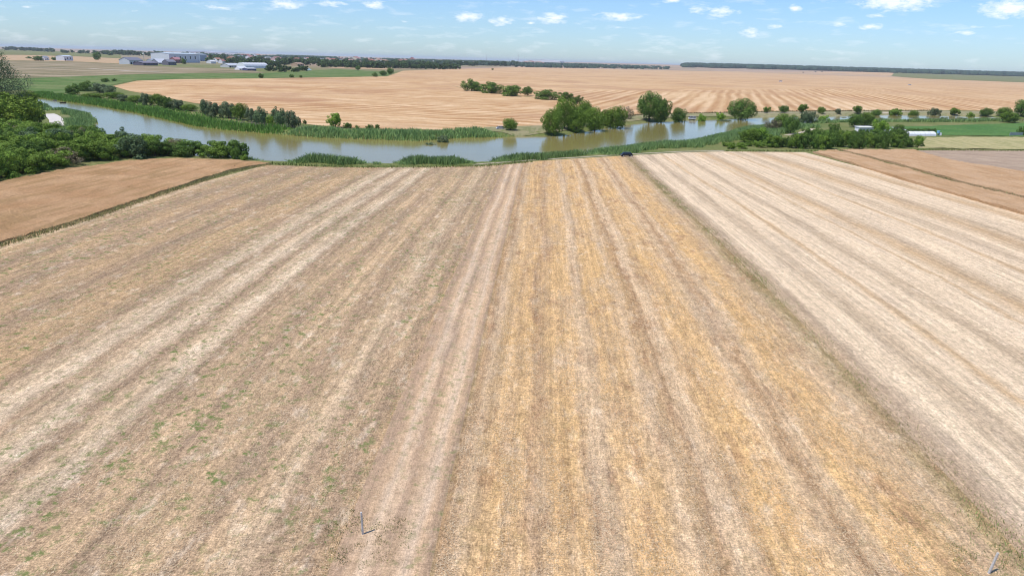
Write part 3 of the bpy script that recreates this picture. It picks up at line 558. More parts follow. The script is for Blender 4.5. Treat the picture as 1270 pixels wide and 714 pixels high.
# --- single trees and bushes, from left to right
T = [
 ('feather', 2, 132, 62, 72, 'tall_tree', 'tall feathery grey-green tree cut by the left edge of the photo', 'tree'),
 ('yellowtree', 14, 160, 62, 46, 'leafy_tree', 'yellow-green leafy tree in front of the tall feathery tree', 'tree'),
 ('oak', 43, 158, 30, 32, 'leafy_tree', 'dark green tree beside the curved white path', 'tree'),
 ('oak', -14, 150, 50, 36, 'leafy_tree', 'dark tree half outside the left edge, beside the yellow-green tree', 'tree'),
 ('willow', 34, 130, 24, 18, 'round_bush', 'green bush at the foot of the tall feathery tree, by the river end', 'bush'),
 ('darkbush', 92, 118, 18, 13, 'round_bush', 'dark bush first from the left in the row along the upper river bank', 'bush'),
 ('darkbush', 106, 113, 26, 13, 'round_bush', 'wide dark bush, second in the row along the upper river bank', 'bush'),
 ('olive', 124, 115, 20, 12, 'round_bush', 'grey-green bush left of the pale tip of the harvested field', 'bush'),
 ('olive', 136, 116, 16, 10, 'round_bush', 'grey-green bush touching the pale tip of the harvested field', 'bush'),
 ('willow', 116, 123, 24, 8, 'low_bush', 'low green bush under the two dark bushes on the upper river bank', 'bush'),
 ('willow', 140, 122, 22, 8, 'low_bush', 'low green bush below the tip of the harvested field', 'bush'),
 ('darkbush', 131, 102, 10, 5, 'round_bush', 'small dark bush in the green meadow above the field tip', 'bush'),
 ('darkbush', 142, 101, 6, 4, 'round_bush', 'tiny dark bush right next to the small meadow bush above the field tip', 'bush'),
 ('olive', 154, 127, 14, 10, 'round_bush', 'pale grey-green bush at the start of the bank row under the field', 'bush'),
 ('willow', 168, 128, 18, 10, 'low_bush', 'low green bush between two grey-green bushes on the far bank', 'bush'),
 ('olive', 182, 131, 15, 16, 'round_bush', 'round grey bush standing taller than its neighbours on the far bank', 'bush'),
 ('willow', 197, 131, 20, 15, 'round_bush', 'broad green bush right of the round grey bush', 'bush'),
 ('darkbush', 208, 135, 14, 15, 'round_bush', 'dark bush right of the broad green bush on the far bank', 'bush'),
 ('olive', 221, 137, 18, 14, 'round_bush', 'grey-green bush at the end of the first bank row, before the gap', 'bush'),
 ('willow', 236, 138, 18, 9, 'low_bush', 'low green bush filling the gap in the far bank rows', 'bush'),
 ('poplar', 254, 143, 13, 20, 'bank_tree', 'dark bluish tree at the left end of the grove below the field', 'tree'),
 ('olive', 267, 146, 22, 20, 'bank_tree', 'light grey-green tree, second from the left in the grove', 'tree'),
 ('olive', 284, 147, 20, 21, 'bank_tree', 'grey-green tree, third from the left in the grove', 'tree'),
 ('willow', 298, 149, 20, 22, 'bank_tree', 'greener tree in the middle of the grove on the far bank', 'tree'),
 ('olive', 312, 151, 16, 18, 'bank_tree', 'grey tree just right of the greener grove tree', 'tree'),
 ('poplar', 325, 155, 18, 23, 'bank_tree', 'bluish grey tree left of the small bright bush in the grove', 'tree'),
 ('lime', 336, 156, 11, 13, 'round_bush', 'small bright green bush between the grey grove trees', 'bush'),
 ('poplar', 342, 149, 13, 17, 'bank_tree', 'thin pale tree rising behind the small bright bush', 'tree'),
 ('poplar', 350, 157, 18, 23, 'bank_tree', 'dark grey tree, last but one in the grove', 'tree'),
 ('olive', 363, 159, 20, 22, 'bank_tree', 'round grey-green tree at the right end of the grove', 'tree'),
 ('darkbush', 378, 154, 5, 6, 'round_bush', 'tiny dark bush at the field edge right of the grove', 'bush'),
 ('lime', 416, 158.5, 18, 19, 'round_tree', 'bright green round tree standing alone at the lower field edge', 'tree'),
 ('darkbush', 431, 159, 10, 7, 'round_bush', 'dark bush next to the bright round tree', 'bush'),
 ('darkbush', 443, 160, 7, 5, 'round_bush', 'small bush at the field edge, third right of the bright round tree', 'bush'),
 ('darkbush', 459, 163, 12, 9, 'round_bush', 'dark bush behind the reeds below the harvested field', 'bush'),
 ('darkbush', 468, 161, 6, 7, 'round_bush', 'narrow dark bush right beside the bush behind the reeds', 'bush'),
 ('olive', 533, 174.5, 14, 9, 'round_bush', 'grey-green bush standing in the reeds at the waterline', 'bush'),
 ('olive', 549, 172, 14, 15, 'round_bush', 'taller bush rising out of the far bank reeds', 'bush'),
 ('willow', 633, 162, 19, 16, 'round_tree', 'small round tree at the right end of the far bank reeds', 'tree'),
 ('darkbush', 585, 113, 27, 15, 'field_tree', 'dark tree at the left end of the diagonal tree line in the harvested field', 'tree'),
 ('darkbush', 610, 116, 28, 15, 'field_tree', 'dark tree, second in the diagonal tree line in the field', 'tree'),
 ('darkbush', 635, 119.5, 26, 14, 'field_tree', 'dark tree, third in the diagonal tree line in the field', 'tree'),
 ('oak', 654, 119, 13, 12, 'field_tree', 'narrow dark tree, fourth in the diagonal tree line in the field', 'tree'),
 ('darkbush', 677, 123.5, 30, 13, 'field_tree', 'wide dark tree, fifth in the diagonal tree line after a small gap', 'tree'),
 ('darkbush', 701, 126, 19, 12, 'field_tree', 'dark tree, last but one of the diagonal tree line in the field', 'tree'),
 ('darkbush', 716, 129, 15, 11, 'field_tree', 'dark tree at the right end of the diagonal line, behind the willows', 'tree'),
 ('willow', 686, 164.5, 26, 33, 'willow_tree', 'light green willow at the left end of the big river clump', 'tree'),
 ('willow', 700, 160, 32, 40, 'willow_tree', 'tallest willow of the big clump by the river', 'tree'),
 ('willow', 714, 161, 27, 33, 'willow_tree', 'willow in the front middle of the big river clump', 'tree'),
 ('willow', 724, 156, 24, 32, 'willow_tree', 'willow at the back of the big river clump', 'tree'),
 ('willow', 738, 159, 25, 32, 'willow_tree', 'dark willow at the right side of the big river clump', 'tree'),
 ('willow', 752, 154.5, 17, 22, 'willow_tree', 'small willow between the big clump and the bright right willow', 'tree'),
 ('willow', 763, 156, 26, 31, 'willow_tree', 'bright willow at the right end of the river clump', 'tree'),
 ('brownbush', 779, 148, 13, 16, 'bank_tree', 'thin dull brownish tree right of the willow clump', 'tree'),
 ('oak', 805, 148.5, 29, 38, 'round_tree', 'left half of the tall dark double-crowned tree pair by the water', 'tree'),
 ('oak', 820, 149.5, 23, 35, 'round_tree', 'right, slightly lower tree of the tall dark pair by the water', 'tree'),
 ('oak', 841, 148.5, 19, 22, 'round_tree', 'medium dark round tree between the tall pair and the white van', 'tree'),
 ('lime', 870, 147.5, 12, 13, 'round_bush', 'bright green cone-shaped bush right of the white van', 'bush'),
 ('lime', 893, 146, 11, 12, 'round_bush', 'small bright tree above a low bush, left of the big round tree', 'tree'),
 ('olive', 899, 147.5, 18, 6, 'low_bush', 'low grey-green bush at the waterline left of the big round tree', 'bush'),
 ('oak', 919, 146, 32, 31, 'round_tree', 'big round dark tree standing alone by the water with shade below', 'tree'),
 ('willow', 928, 177, 26, 18, 'shrub', 'light green spreading shrub above the river bend reeds', 'bush'),
 ('lime', 940, 176, 24, 19, 'shrub', 'bright green shrub at the left front of the near bank trees', 'bush'),
 ('darkbush', 944, 178, 15, 11, 'shrub', 'small dark shrub below the bright shrub on the near bank', 'bush'),
 ('brownbush', 957, 163, 20, 16, 'shrub', 'dull brownish shrub left of the bushy near bank tree', 'bush'),
 ('willow', 968, 162, 20, 22, 'bank_tree', 'green near bank tree with dull twigs on its left', 'tree'),
 ('oak', 980, 166, 18, 24, 'bank_tree', 'dark full tree above the pale path end on the near bank', 'tree'),
 ('poplar', 997, 152, 14, 18, 'bank_tree', 'silvery tree at the water, left one of a touching pair', 'tree'),
 ('olive', 1006, 152, 13, 16, 'bank_tree', 'grey-green tree at the water, right one of a touching pair', 'tree'),
 ('lime', 1021, 152, 12, 10, 'round_bush', 'bright small bush at the water right of the silvery pair', 'bush'),
 ('darkbush', 1034, 165, 15, 13, 'shrub', 'dark shrub behind the near hedge, left of the white cabin', 'bush'),
 ('oak', 1059, 158, 16, 17, 'bank_tree', 'dark tree behind the white cabin, left one of two', 'tree'),
 ('willow', 1072, 156, 18, 18, 'bank_tree', 'green tree behind the white cabin, right one of two', 'tree'),
 ('lime', 1089, 168, 20, 20, 'bank_tree', 'light green tree right against the white cabin', 'tree'),
 ('oak', 1113, 169, 13, 15, 'bank_tree', 'dark narrow tree between the cabin and the grey shed roof', 'tree'),
 ('smalltree', 950, 140.5, 10, 8, 'row_tree', 'first small tree from the left in the row along the far bank track', 'tree'),
 ('smalltree', 971, 140.5, 12, 10, 'row_tree', 'second small tree from the left in the row along the far bank track', 'tree'),
 ('smalltree', 995, 140.7, 13, 12, 'row_tree', 'third small tree in the far bank row, behind the silvery pair', 'tree'),
 ('smalltree', 1018, 141, 9, 9, 'row_tree', 'fourth small tree in the far bank row, pale grey-green', 'tree'),
 ('smalltree', 1039, 141, 7, 7, 'row_tree', 'fifth and smallest tree in the far bank row', 'tree'),
 ('smalltree', 1063.5, 140.5, 12, 11, 'row_tree', 'sixth tree in the far bank row, above the white cabin', 'tree'),
 ('smalltree', 1087, 141, 12, 10, 'row_tree', 'seventh tree in the far bank row, with a low bush at its right', 'tree'),
 ('smalltree', 1110, 141, 14, 12, 'row_tree', 'eighth tree in the far bank row, round and full', 'tree'),
 ('smalltree', 1133, 141, 12, 10, 'row_tree', 'ninth tree in the far bank row', 'tree'),
 ('smalltree', 1159.5, 141, 15, 11, 'row_tree', 'tenth tree in the far bank row, broadest of the row', 'tree'),
 ('smalltree', 1184, 141.3, 11, 10, 'row_tree', 'eleventh tree in the far bank row', 'tree'),
 ('lime', 1204, 142.5, 9, 9, 'row_tree', 'light green small tree left of the dark one in the far bank row', 'tree'),
 ('oak', 1223, 142.5, 14, 12, 'row_tree', 'dark tree in the far bank row near the right edge', 'tree'),
 ('willow', 1244, 143, 15, 13, 'row_tree', 'last full green tree of the far bank row before the big right edge trees', 'tree'),
 ('oak', 1270, 144, 24, 24, 'round_tree', 'large dark tree cut by the right edge of the photo', 'tree'),
 ('willow', 1251, 152, 21, 14, 'shrub', 'broad green shrub at the water end near the right edge', 'bush'),
 ('darkbush', 1268, 168, 15, 12, 'shrub', 'dark shrub beside the grey netting at the right edge of the green crop', 'bush'),
 ('olive', 1092, 145, 9, 5, 'low_bush', 'low waterline bush beside the seventh row tree', 'bush'),
 ('olive', 1113, 144.5, 9, 4, 'low_bush', 'low waterline bush under the eighth row tree', 'bush'),
 ('olive', 1136, 144.5, 11, 5, 'low_bush', 'low waterline bush under the ninth row tree', 'bush'),
 ('olive', 1170, 145, 13, 5.5, 'low_bush', 'low waterline bush right of the tenth row tree', 'bush'),
 ('olive', 1194, 145.5, 13, 5.5, 'low_bush', 'low waterline bush between the eleventh row tree and the light green one', 'bush'),
 ('olive', 1228, 145, 7, 4, 'low_bush', 'low waterline bush right of the dark row tree', 'bush'),
 ('olive', 1048, 143.5, 10, 4, 'low_bush', 'low waterline bush right of the smallest row tree', 'bush'),
 ('darkbush', 324, 97, 8, 6, 'round_bush', 'dark bush on the green strip below the white polytunnel', 'bush'),
 ('darkbush', 362, 96.5, 6, 4.5, 'round_bush', 'small dark bush on the upper field edge, middle one of three', 'bush'),
 ('darkbush', 373, 96.8, 4, 3.5, 'round_bush', 'smallest bush on the upper field edge, right one of three', 'bush'),
 ('darkbush', 465, 95.5, 7, 6, 'round_bush', 'dark bush left of the wedge of bushes at the upper field corner', 'bush'),
 ('oak', 475, 94.5, 9, 7, 'round_bush', 'left bush of the wedge at the upper field corner', 'bush'),
 ('oak', 484, 92.5, 9, 8, 'round_bush', 'right bush of the wedge at the upper field corner', 'bush'),
 ('oak', 444, 87.5, 6, 5.5, 'round_bush', 'green bush in front of the ochre strip below the village', 'bush'),
 ('darkbush', 611, 87, 3, 2.2, 'round_bush', 'lone tiny bush in the middle of the far stubble', 'bush'),
 ('darkbush', 48, 75.5, 11, 6, 'round_bush', 'dark bush left of the small white hut', 'bush'),
 ('darkbush', 36, 73, 6, 3, 'round_bush', 'small dark bush in the ochre field near the left edge', 'bush'),
 ('darkbush', 68, 75, 8, 4.5, 'round_bush', 'dark bush between the white hut and the white house', 'bush'),
 ('darkbush', 121, 74.5, 9, 10, 'round_tree', 'lone dark round tree right of the white house', 'tree'),
 ('darkbush', 228, 79.5, 8, 8, 'round_bush', 'dark tree standing against the long white warehouse', 'tree'),
]
for i, t in enumerate(T):
    kind, px, py, w, h, name, lab, cat = t
    if kind == 'smalltree': kind = ('smalltree', 'oak', 'smalltree', 'willow', 'olive')[i % 5]
    g = None
    if name in ('row_tree', 'willow_tree', 'field_tree'): g = {'row_tree': 'small trees in the row along the far bank', 'willow_tree': 'willows of the river clump', 'field_tree': 'trees of the diagonal line in the field'}[name]
    ptree(kind, px, py, w, h, name, lab, cat, g)
# dark hedge at the end of the right fields
rr = random.Random(5)
for i in range(19):
    px = 957 + i * 10; x, y = hit(px + rr.uniform(-2, 2), 186 - rr.uniform(1, 4)); d = depth_of(x, y)
    hpx = rr.uniform(18, 23) if 985 < px < 1115 else rr.uniform(13, 17)
    tree('darkbush' if i % 3 else 'thicket', x, y, rr.uniform(14, 19) * d / FPX, hpx * d / FPX, 'hedge_bush', 'dark green bush of the dense hedge between the pale stubble and the white cabin', 'bush', 'bushes of the dark hedge by the cabin')
for i in range(13):
    px = 1000 + i * 9.5; x, y = hit(px + rr.uniform(-2, 2), 177 - rr.uniform(0, 3)); d = depth_of(x, y)
    tree('darkbush', x, y, rr.uniform(14, 18) * d / FPX, rr.uniform(13, 17) * d / FPX, 'hedge_bush', 'dark green bush of the dense hedge between the pale stubble and the white cabin', 'bush', 'bushes of the dark hedge by the cabin')
for i in range(7): ptree('darkbush', 1121 + i * 6, 165, 8, 6, 'garden_bush', 'small green bush in the row behind the long white tunnel', 'bush', 'garden bushes behind the white tunnel')
for i in range(9): ptree('thicket', 900 + i * 7.5 + rr.uniform(-3, 3), 186 - rr.uniform(0, 6), rr.uniform(8, 14), rr.uniform(4, 9), 'weed_bush', 'low green weedy bush at the field edge left of the dark hedge', 'bush', 'weedy bushes at the river bend')

# ------------------------------------------------------------------ reeds, grass, weeds (uncountable: stuff)
def blades(P, hmin, hmax, w, lean=.25, spread=1.0):
    n = len(P); h = rng.uniform(hmin, hmax, n); a = rng.uniform(0, 2 * math.pi, n); dx, dy = np.cos(a) * w / 2, np.sin(a) * w / 2
    l = rng.normal(size=(n, 2)) * lean * h[:, None]; x, y, z = P.T
    V = np.stack([np.column_stack([x - dx, y - dy, z - .1]), np.column_stack([x + dx, y + dy, z - .1]), np.column_stack([x + dx * .8 + l[:, 0] * .6, y + dy * .8 + l[:, 1] * .6, z + h * .7]), np.column_stack([x + l[:, 0], y + l[:, 1], z + h])], 1).reshape(-1, 3)
    return V, np.arange(4 * n).reshape(n, 4)
def reed_band(line, w0, w1, dens, hmin, hmax, mat, bw, label, name='reeds', side=1, clump=.5):
    """band running along a shoreline polyline, from w0 to w1 metres inland (side=+1 left of the direction)"""
    P = np.array(line, float); seg = np.diff(P, axis=0); L = np.linalg.norm(seg, axis=1); tot = L.sum(); n = int(tot * (w1 - w0) * dens)
    s = rng.uniform(0, tot, n); cum = np.concatenate([[0], np.cumsum(L)]); k = np.clip(np.searchsorted(cum, s) - 1, 0, len(L) - 1); t = (s - cum[k]) / L[k]
    base = P[k] + seg[k] * t[:, None]; T_ = seg[k] / L[k][:, None]; Nn = np.column_stack([-T_[:, 1], T_[:, 0]]) * side
    edge = w1 + 1.8 * np.sin(s * .13) + 1.2 * np.sin(s * .41 + 1)
    q = rng.uniform(0, 1, n); off = w0 + q * (edge - w0) + .8 * np.sin(s * .55) * .6
    X = base + Nn * off[:, None] + rng.normal(size=(n, 2)) * .4
    fade = np.clip(np.minimum(s, tot - s) / 6, .25, 1)
    z = H(X[:, 0], X[:, 1]); ok = (z > WATER_Z - .55); X, z, fade, s = X[ok], z[ok], fade[ok], s[ok]
    Pz = np.column_stack([X, np.maximum(z, WATER_Z - .3)])
    V, Fq = blades(Pz, hmin * .35 + hmax * .4, hmax * .85, bw, .26)
    cl = .86 + .12 * np.sin(s * .11 + 2) + .08 * np.sin(s * .31 + X[:, 1] * .2)
    base_z = np.repeat(Pz[:, 2], 4); V[:, 2] = base_z + (V[:, 2] - base_z) * np.repeat(fade * cl, 4)
    o = link(name, mesh_np(name, V, Fq), mat); tag(o, label, 'reeds', kind='stuff'); return o
RM = leaf_mat('reed leaves', (.18, .28, .085), (.25, .36, .13), .3); RM2 = leaf_mat('reed leaves fresh', (.14, .28, .045), (.20, .35, .07), .3)
RMd = leaf_mat('dry reed stems', (.30, .25, .17), (.22, .22, .14), .15); GM = leaf_mat('weeds', (.18, .22, .06), (.26, .27, .09), .2)
reed_band(FAR_SHORE[0:9], -1, 10, 2.6, 1.6, 3.0, RM2, .42, 'bright green reeds along the upper left bank of the river')
reed_band(FAR_SHORE[8:14], -1, 15, 3.2, 2.0, 3.6, RM, .36, 'green reed belt along the far bank below the harvested field')
reed_band(FAR_SHORE[6:10], 9, 16, .8, 1.4, 2.4, RMd, .4, 'pale dry reeds between the grove and the green reed belt')
reed_band(FAR_SHORE[1:7], 8, 22, .35, .6, 1.6, RM2, .6, 'patchy green undergrowth between the bank bushes and the river reeds')
def nshore(a, b, n=12):
    """sub-line of the near shore between two photo columns"""
    pts = []; src = [(38, 119), (55, 130), (64, 139), (90, 139), (108, 143), (116, 151), (111, 160), (112, 169), (150, 184), (250, 200), (350, 207), (460, 208.5), (600, 205), (660, 200), (720, 195), (760, 189), (802, 184.5), (840, 182), (890, 172), (920, 162.5), (960, 157), (988, 155), (1053, 153), (1165, 153), (1238, 151.5), (1300, 152)]
    for k in range(n + 1):
        px = a + (b - a) * k / n; py = np.interp(px, [q[0] for q in src[8:]], [q[1] for q in src[8:]]); pts.append(flat(px, py, WATER_Z))
    return pts
def hb(px0, px1, w0, w1, hmin, hmax, label, dens=2.2, mat=None, bw=.19, n=12): reed_band(nshore(px0, px1, n), w0, w1, dens * 3.6, hmin * 1.1, hmax * 1.05, mat or RM, bw, label, side=-1)
hb(308, 345, -1, 12, 1.8, 3.0, 'low green reeds at the right tip of the left thicket')
hb(372, 466, -2, 17, 2.2, 3.9, 'left reed bed between the stubble field and the water')
hb(482, 574, -2, 16, 2.2, 3.7, 'middle reed bed between the stubble field and the water')
hb(598, 712, -2, 12, 2.0, 3.6, 'third reed bed along the near bank, left of the car')
hb(716, 905, -1, 15, 2.0, 3.5, 'long green reed belt from the black car to the river bend', dens=1.6)
hb(885, 965, -1, 26, 2.0, 3.2, 'broad bluish reeds on the inside of the river bend', dens=1.1, bw=.4)
hb(1000, 1240, -1, 8, 2.0, 3.4, 'dark reed strip between the far water arm and the green crop', dens=.9, bw=.5)
reed_band([FAR_SHORE[12], FAR_SHORE[13], FAR_SHORE[14]], -1, 3, .8, .8, 2.0, RM, .4, 'thin reeds at the waterline left of the willow clump')
reed_band(NEAR_SHORE[1:8], -1, 9, 3, 1.6, 2.8, RM, .42, 'reeds ringing the small peninsula at the left', side=-1)
def weed_strip(line, width, dens, hmin, hmax, mat, bw, label, name='weeds', thr=None):
    P = np.array(line, float); seg = np.diff(P, axis=0); L = np.linalg.norm(seg, axis=1); tot = L.sum(); n = int(tot * width * dens); s = rng.uniform(0, tot, n)
    if thr: s = s[(np.sin(s * .21) + np.sin(s * .57 + 1) + np.sin(s * .083 + 2) + rng.normal(size=n) * .6) > thr]
    n = len(s); cum = np.concatenate([[0], np.cumsum(L)]); k = np.clip(np.searchsorted(cum, s) - 1, 0, len(L) - 1); t = (s - cum[k]) / L[k]
    X = P[k] + seg[k] * t[:, None] + np.column_stack([-seg[k][:, 1], seg[k][:, 0]]) / L[k][:, None] * (rng.normal(size=n) * width * .4)[:, None]
    Pz = np.column_stack([X, H(X[:, 0], X[:, 1]) + .04]); V, Fq = blades(Pz, hmin, hmax, bw, .4)
    o = link(name, mesh_np(name, V, Fq), mat); tag(o, label, 'weeds', kind='stuff')
WGp = leaf_mat('olive green weeds', (.20, .25, .08), (.32, .34, .14), .3); DKW = leaf_mat('dark field edge weeds', (.10, .10, .045), (.14, .13, .06), .1); DG = leaf_mat('dry weeds', (.36, .31, .14), (.27, .26, .10), .15); WG = leaf_mat('green weeds', (.20, .28, .08), (.28, .33, .12), .25); ST = leaf_mat('loose straw', (.55, .42, .26), (.66, .54, .36), .1)
weed_strip(hits((-90, 338), (0, 305), (100, 275.5), (210, 238), (283, 214), (335, 204)), 1.3, 40, .2, .6, DG, .10, 'olive weeds along the edge of the left brown crop')
weed_strip(hits((-90, 338), (0, 305), (100, 275.5), (210, 238), (283, 214), (335, 204)), 1.2, 9, .3, .8, GM, .10, 'taller green weed clumps at the edge of the left brown crop', thr=.9)
weed_strip(hits((1036, 187), (1104, 205.5), (1193, 230), (1270, 247.5), (1400, 274)), 1.2, 8, .4, 1.0, DG, .14, 'olive weeds in the furrow through the right brown crop')
weed_strip([UV(32.2, 30), UV(32.2, 255)], 2.2, 30, .05, .22, DG, .05, 'thin dry weeds on the boundary strip right of the golden stubble')
weed_strip([UV(32.0, 30), UV(32.2, 230)], 2.2, 34, .06, .24, WG, .05, 'green weed patches on the boundary strip right of the golden stubble', thr=.55)
weed_strip([UV(-11.9, 30), UV(-11.9, 180)], 1.0, 6, .05, .25, DG, .07, 'sparse dry weeds on the left edge of the dirt track', thr=.4)
weed_strip(hits((900, 188), (960, 188.3), (1040, 187.8), (1140, 186.5), (1270, 187.5), (1400, 190)), 2.2, 4, .3, .9, GM, .3, 'low weeds between the right fields and the hedge')
weed_strip(hits((335, 203.5), (400, 207), (460, 208), (520, 208), (600, 206.5), (660, 201)), 2.0, 6, .3, .9, GM, .2, 'green weeds between the field end and the reed beds')
weed_strip([(p[0], p[1] - 1) for p in bank_top[1:8]], 2.5, 2.2, .4, 1.3, DKW, .5, 'thin dark weed line between the far bank and the harvested field')
def tuft_cloud(cx, cy, r, n, hmin, hmax, mat, bw, label):
    a = rng.uniform(0, 6.28, n); d = r * np.sqrt(rng.uniform(.05, 1, n)); X = np.column_stack([cx + d * np.cos(a), cy + d * np.sin(a)])
    keep = (np.sin(X[:, 0] * 2.1 + 1 + np.sin(X[:, 1] * 3)) * np.sin(X[:, 1] * 1.7 + np.sin(X[:, 0] * 2.3)) + rng.normal(size=n) * .5 - .45 * (d / r) ** 2) > .25; X = X[keep]
    Pz = np.column_stack([X, H(X[:, 0], X[:, 1]) + .04]); V, Fq = blades(Pz, hmin, hmax, bw, .5); o = link('weeds', mesh_np('weeds', V, Fq), mat); tag(o, label, 'weeds', kind='stuff')
lx, ly = hit(452, 664); rx, ry = hit(1226, 712)
tuft_cloud(lx + .2, ly - .2, 3.0, 3600, .04, .15, WGp, .03, 'green weeds round the foot of the left marker post')
tuft_cloud(lx, ly, 2.8, 1600, .05, .2, DG, .04, 'dry weeds round the left marker post')
tuft_cloud(rx + .5, ry + 1.0, 2.6, 3600, .04, .15, WGp, .03, 'green weeds behind the right marker post')
tuft_cloud(rx - 1.2, ry + 4, 3.0, 3600, .04, .13, WGp, .03, 'green weed patch up the boundary from the right marker post')

# scattered loose straw on the two near fields
def loose_straw(u0, u1, v0, v1, n, label, col):
    u = rng.uniform(u0, u1, n); v = v0 + (v1 - v0) * rng.uniform(0, 1, n) ** 1.6; X = np.array([UV(a, b) for a, b in zip(u, v)])
    dn = np.sin(u * 1.9 + np.sin(v * .11) * 2) + .8 * np.sin(v * .31 + u * .4) + rng.normal(size=n) * .6; X = X[dn > .3]; n = len(X)
    z = H(X[:, 0], X[:, 1]) + .07 + rng.uniform(0, .06, n); a = rng.uniform(0, 6.28, n); L = rng.uniform(.03, .13, n); w = .011
    dx, dy = np.cos(a) * L, np.sin(a) * L; ox, oy = -np.sin(a) * w, np.cos(a) * w; tz = rng.uniform(-.02, .08, n)
    V = np.stack([np.column_stack([X[:, 0] - dx, X[:, 1] - dy, z]), np.column_stack([X[:, 0] - dx + ox, X[:, 1] - dy + oy, z + .01]), np.column_stack([X[:, 0] + dx + ox, X[:, 1] + dy + oy, z + tz]), np.column_stack([X[:, 0] + dx, X[:, 1] + dy, z + tz])], 1).reshape(-1, 3)
    o = link('loose_straw', mesh_np('loose_straw', V, np.arange(4 * n).reshape(n, 4)), col); tag(o, label, 'straw', kind='stuff')
loose_straw(-5.5, 31, 28, 95, 260000, 'loose golden straw littering the middle field', ST)
loose_straw(-60, -12, 28, 90, 150000, 'pale loose straw scattered over the left stubble', ST)

# ------------------------------------------------------------------ built things
def post(x, y, h, lean, label):
    z = float(H(np.array([x]), np.array([y]))[0])
    bm = bmesh.new(); bm_box(bm, (0, 0, h / 2 - .2), (.13, .13, h + .4), taper=.85); bmesh.ops.bevel(bm, geom=bm.edges[:], offset=.012, segments=1, affect='EDGES')
    m = M('weathered concrete', .9); n = m.noise(9, detail=5, rough=.7); m.color(m.ramp(n, [(.3, (.30, .28, .25)), (.5, (.5, .48, .45)), (.7, (.62, .6, .57))])).bump(n, .4, .02)
    o = from_bm('marker_post', bm, m.m); o.location = (x, y, z); o.rotation_euler = lean; tag(o, label, 'post', 'concrete boundary posts at the front'); return o
x, y = hit(450, 662.5); post(x, y, 1.75, (0, -.02, .4), 'grey concrete marker post among weeds on the left side of the dirt track')
x, y = hit(1226, 711); post(x, y, 1.65, (R(3), R(5), .2), 'leaning pale concrete marker post in the bottom right corner')

WALLC = {}
def wmat(col, rough=.8):
    k = tuple(round(c, 3) for c in col)
    if k not in WALLC: WALLC[k] = plain('painted wall', col, rough, .08, .6)
    return WALLC[k]
glassm = plain('window glass', (.03, .04, .05), .15, .1, 1, .6); darkm = plain('dark gap', (.03, .03, .035), .8)
def building(px0, px1, pyb, pyt, wall, roof, label, cat='house', name='house', gable=.35, depth=None, rz=None, windows=3, doors=True, roof_thick=.25, windir=0, mono=False):
    """front base runs between photo columns px0..px1 at row pyb; wall+roof height reaches row pyt"""
    x0, y0 = hit(px0, pyb); x1, y1 = hit(px1, pyb); cx, cy = (x0 + x1) / 2, (y0 + y1) / 2; w = math.hypot(x1 - x0, y1 - y0); d0 = depth_of(cx, cy)
    Ht = (pyb - pyt) * d0 / FPX; dp = depth or w * .6; ang = math.atan2(y1 - y0, x1 - x0) if rz is None else rz
    rh = Ht * gable; wh = Ht - rh; z = float(H(np.array([cx]), np.array([cy]))[0])
    root = empty(name, (cx, cy, z), ang); tag(root, label, cat)
    bm = bmesh.new(); bm_box(bm, (0, dp / 2, wh / 2 - .25), (w, dp, wh + .5))
    if gable and not mono:   # gable triangles, ridge along x
        for sx in (-1, 1):
            vs = [bm.verts.new((sx * w / 2 * .999, yy, zz)) for yy, zz in ((.02, wh - .05), (dp - .02, wh - .05), (dp / 2, wh + rh * .97))]; bm.faces.new(vs)
    from_bm('wall', bm, wmat(wall), root)
    o = .35 if w < 40 else .6; bm = bmesh.new(); t = roof_thick
    def slab(pts):
        a = [bm.verts.new(p) for p in pts]; b = [bm.verts.new((p[0], p[1], p[2] + t)) for p in pts]; n = len(a)
        bm.faces.new(a[::-1]); bm.faces.new(b)
        for i in range(n): bm.faces.new((a[i], a[(i + 1) % n], b[(i + 1) % n], b[i]))
    if mono or not gable: slab([(-w / 2 - o, -o, wh + .02), (w / 2 + o, -o, wh + .02), (w / 2 + o, dp + o, wh + rh + .02), (-w / 2 - o, dp + o, wh + rh + .02)])
    else:
        sl_ = rh / (dp / 2)
        slab([(-w / 2 - o, -o, wh - o * sl_ + .03), (w / 2 + o, -o, wh - o * sl_ + .03), (w / 2 + o, dp / 2, wh + rh + .03), (-w / 2 - o, dp / 2, wh + rh + .03)])
        slab([(-w / 2 - o, dp / 2 + .01, wh + rh + .03), (w / 2 + o, dp / 2 + .01, wh + rh + .03), (w / 2 + o, dp + o, wh - o * sl_ + .03), (-w / 2 - o, dp + o, wh - o * sl_ + .03)])
    from_bm('roof', bm, wmat(roof, .6), root)
    for i in range(windows):
        xx = -w / 2 + w * (i + (.5 if not doors else 1.0)) / (windows + (1 if doors else 0)) + (w * .1 / windows if doors else 0)
        bm = bmesh.new(); ww = min(w / (windows + 1) * .5, 2.2 if w < 30 else 5); bm_box(bm, (xx, -.03, wh * .58), (ww, .08, wh * .32)); f = from_bm('window', bm, glassm, root)
    if doors:
        bm = bmesh.new(); dw = min(1.3 if w < 30 else 4, w * .2); dh = min(wh * .75, 2.2 if w < 30 else 5); bm_box(bm, (-w / 2 + w * .12, -.035, dh / 2), (dw, .09, dh)); from_bm('door', bm, darkm, root)
    return root
WHT, CRM, RED, GRY, BLU, DRK, PNK, ORG = (.72, .72, .72), (.62, .55, .42), (.36, .11, .075), (.35, .36, .38), (.38, .46, .56), (.07, .07, .09), (.45, .22, .18), (.45, .24, .13)
building(1065.5, 1083, 166, 158, WHT, WHT, 'white cabin with small dark windows behind the dark hedge', 'cabin', 'cabin', .08, depth=4, windows=3, mono=True)
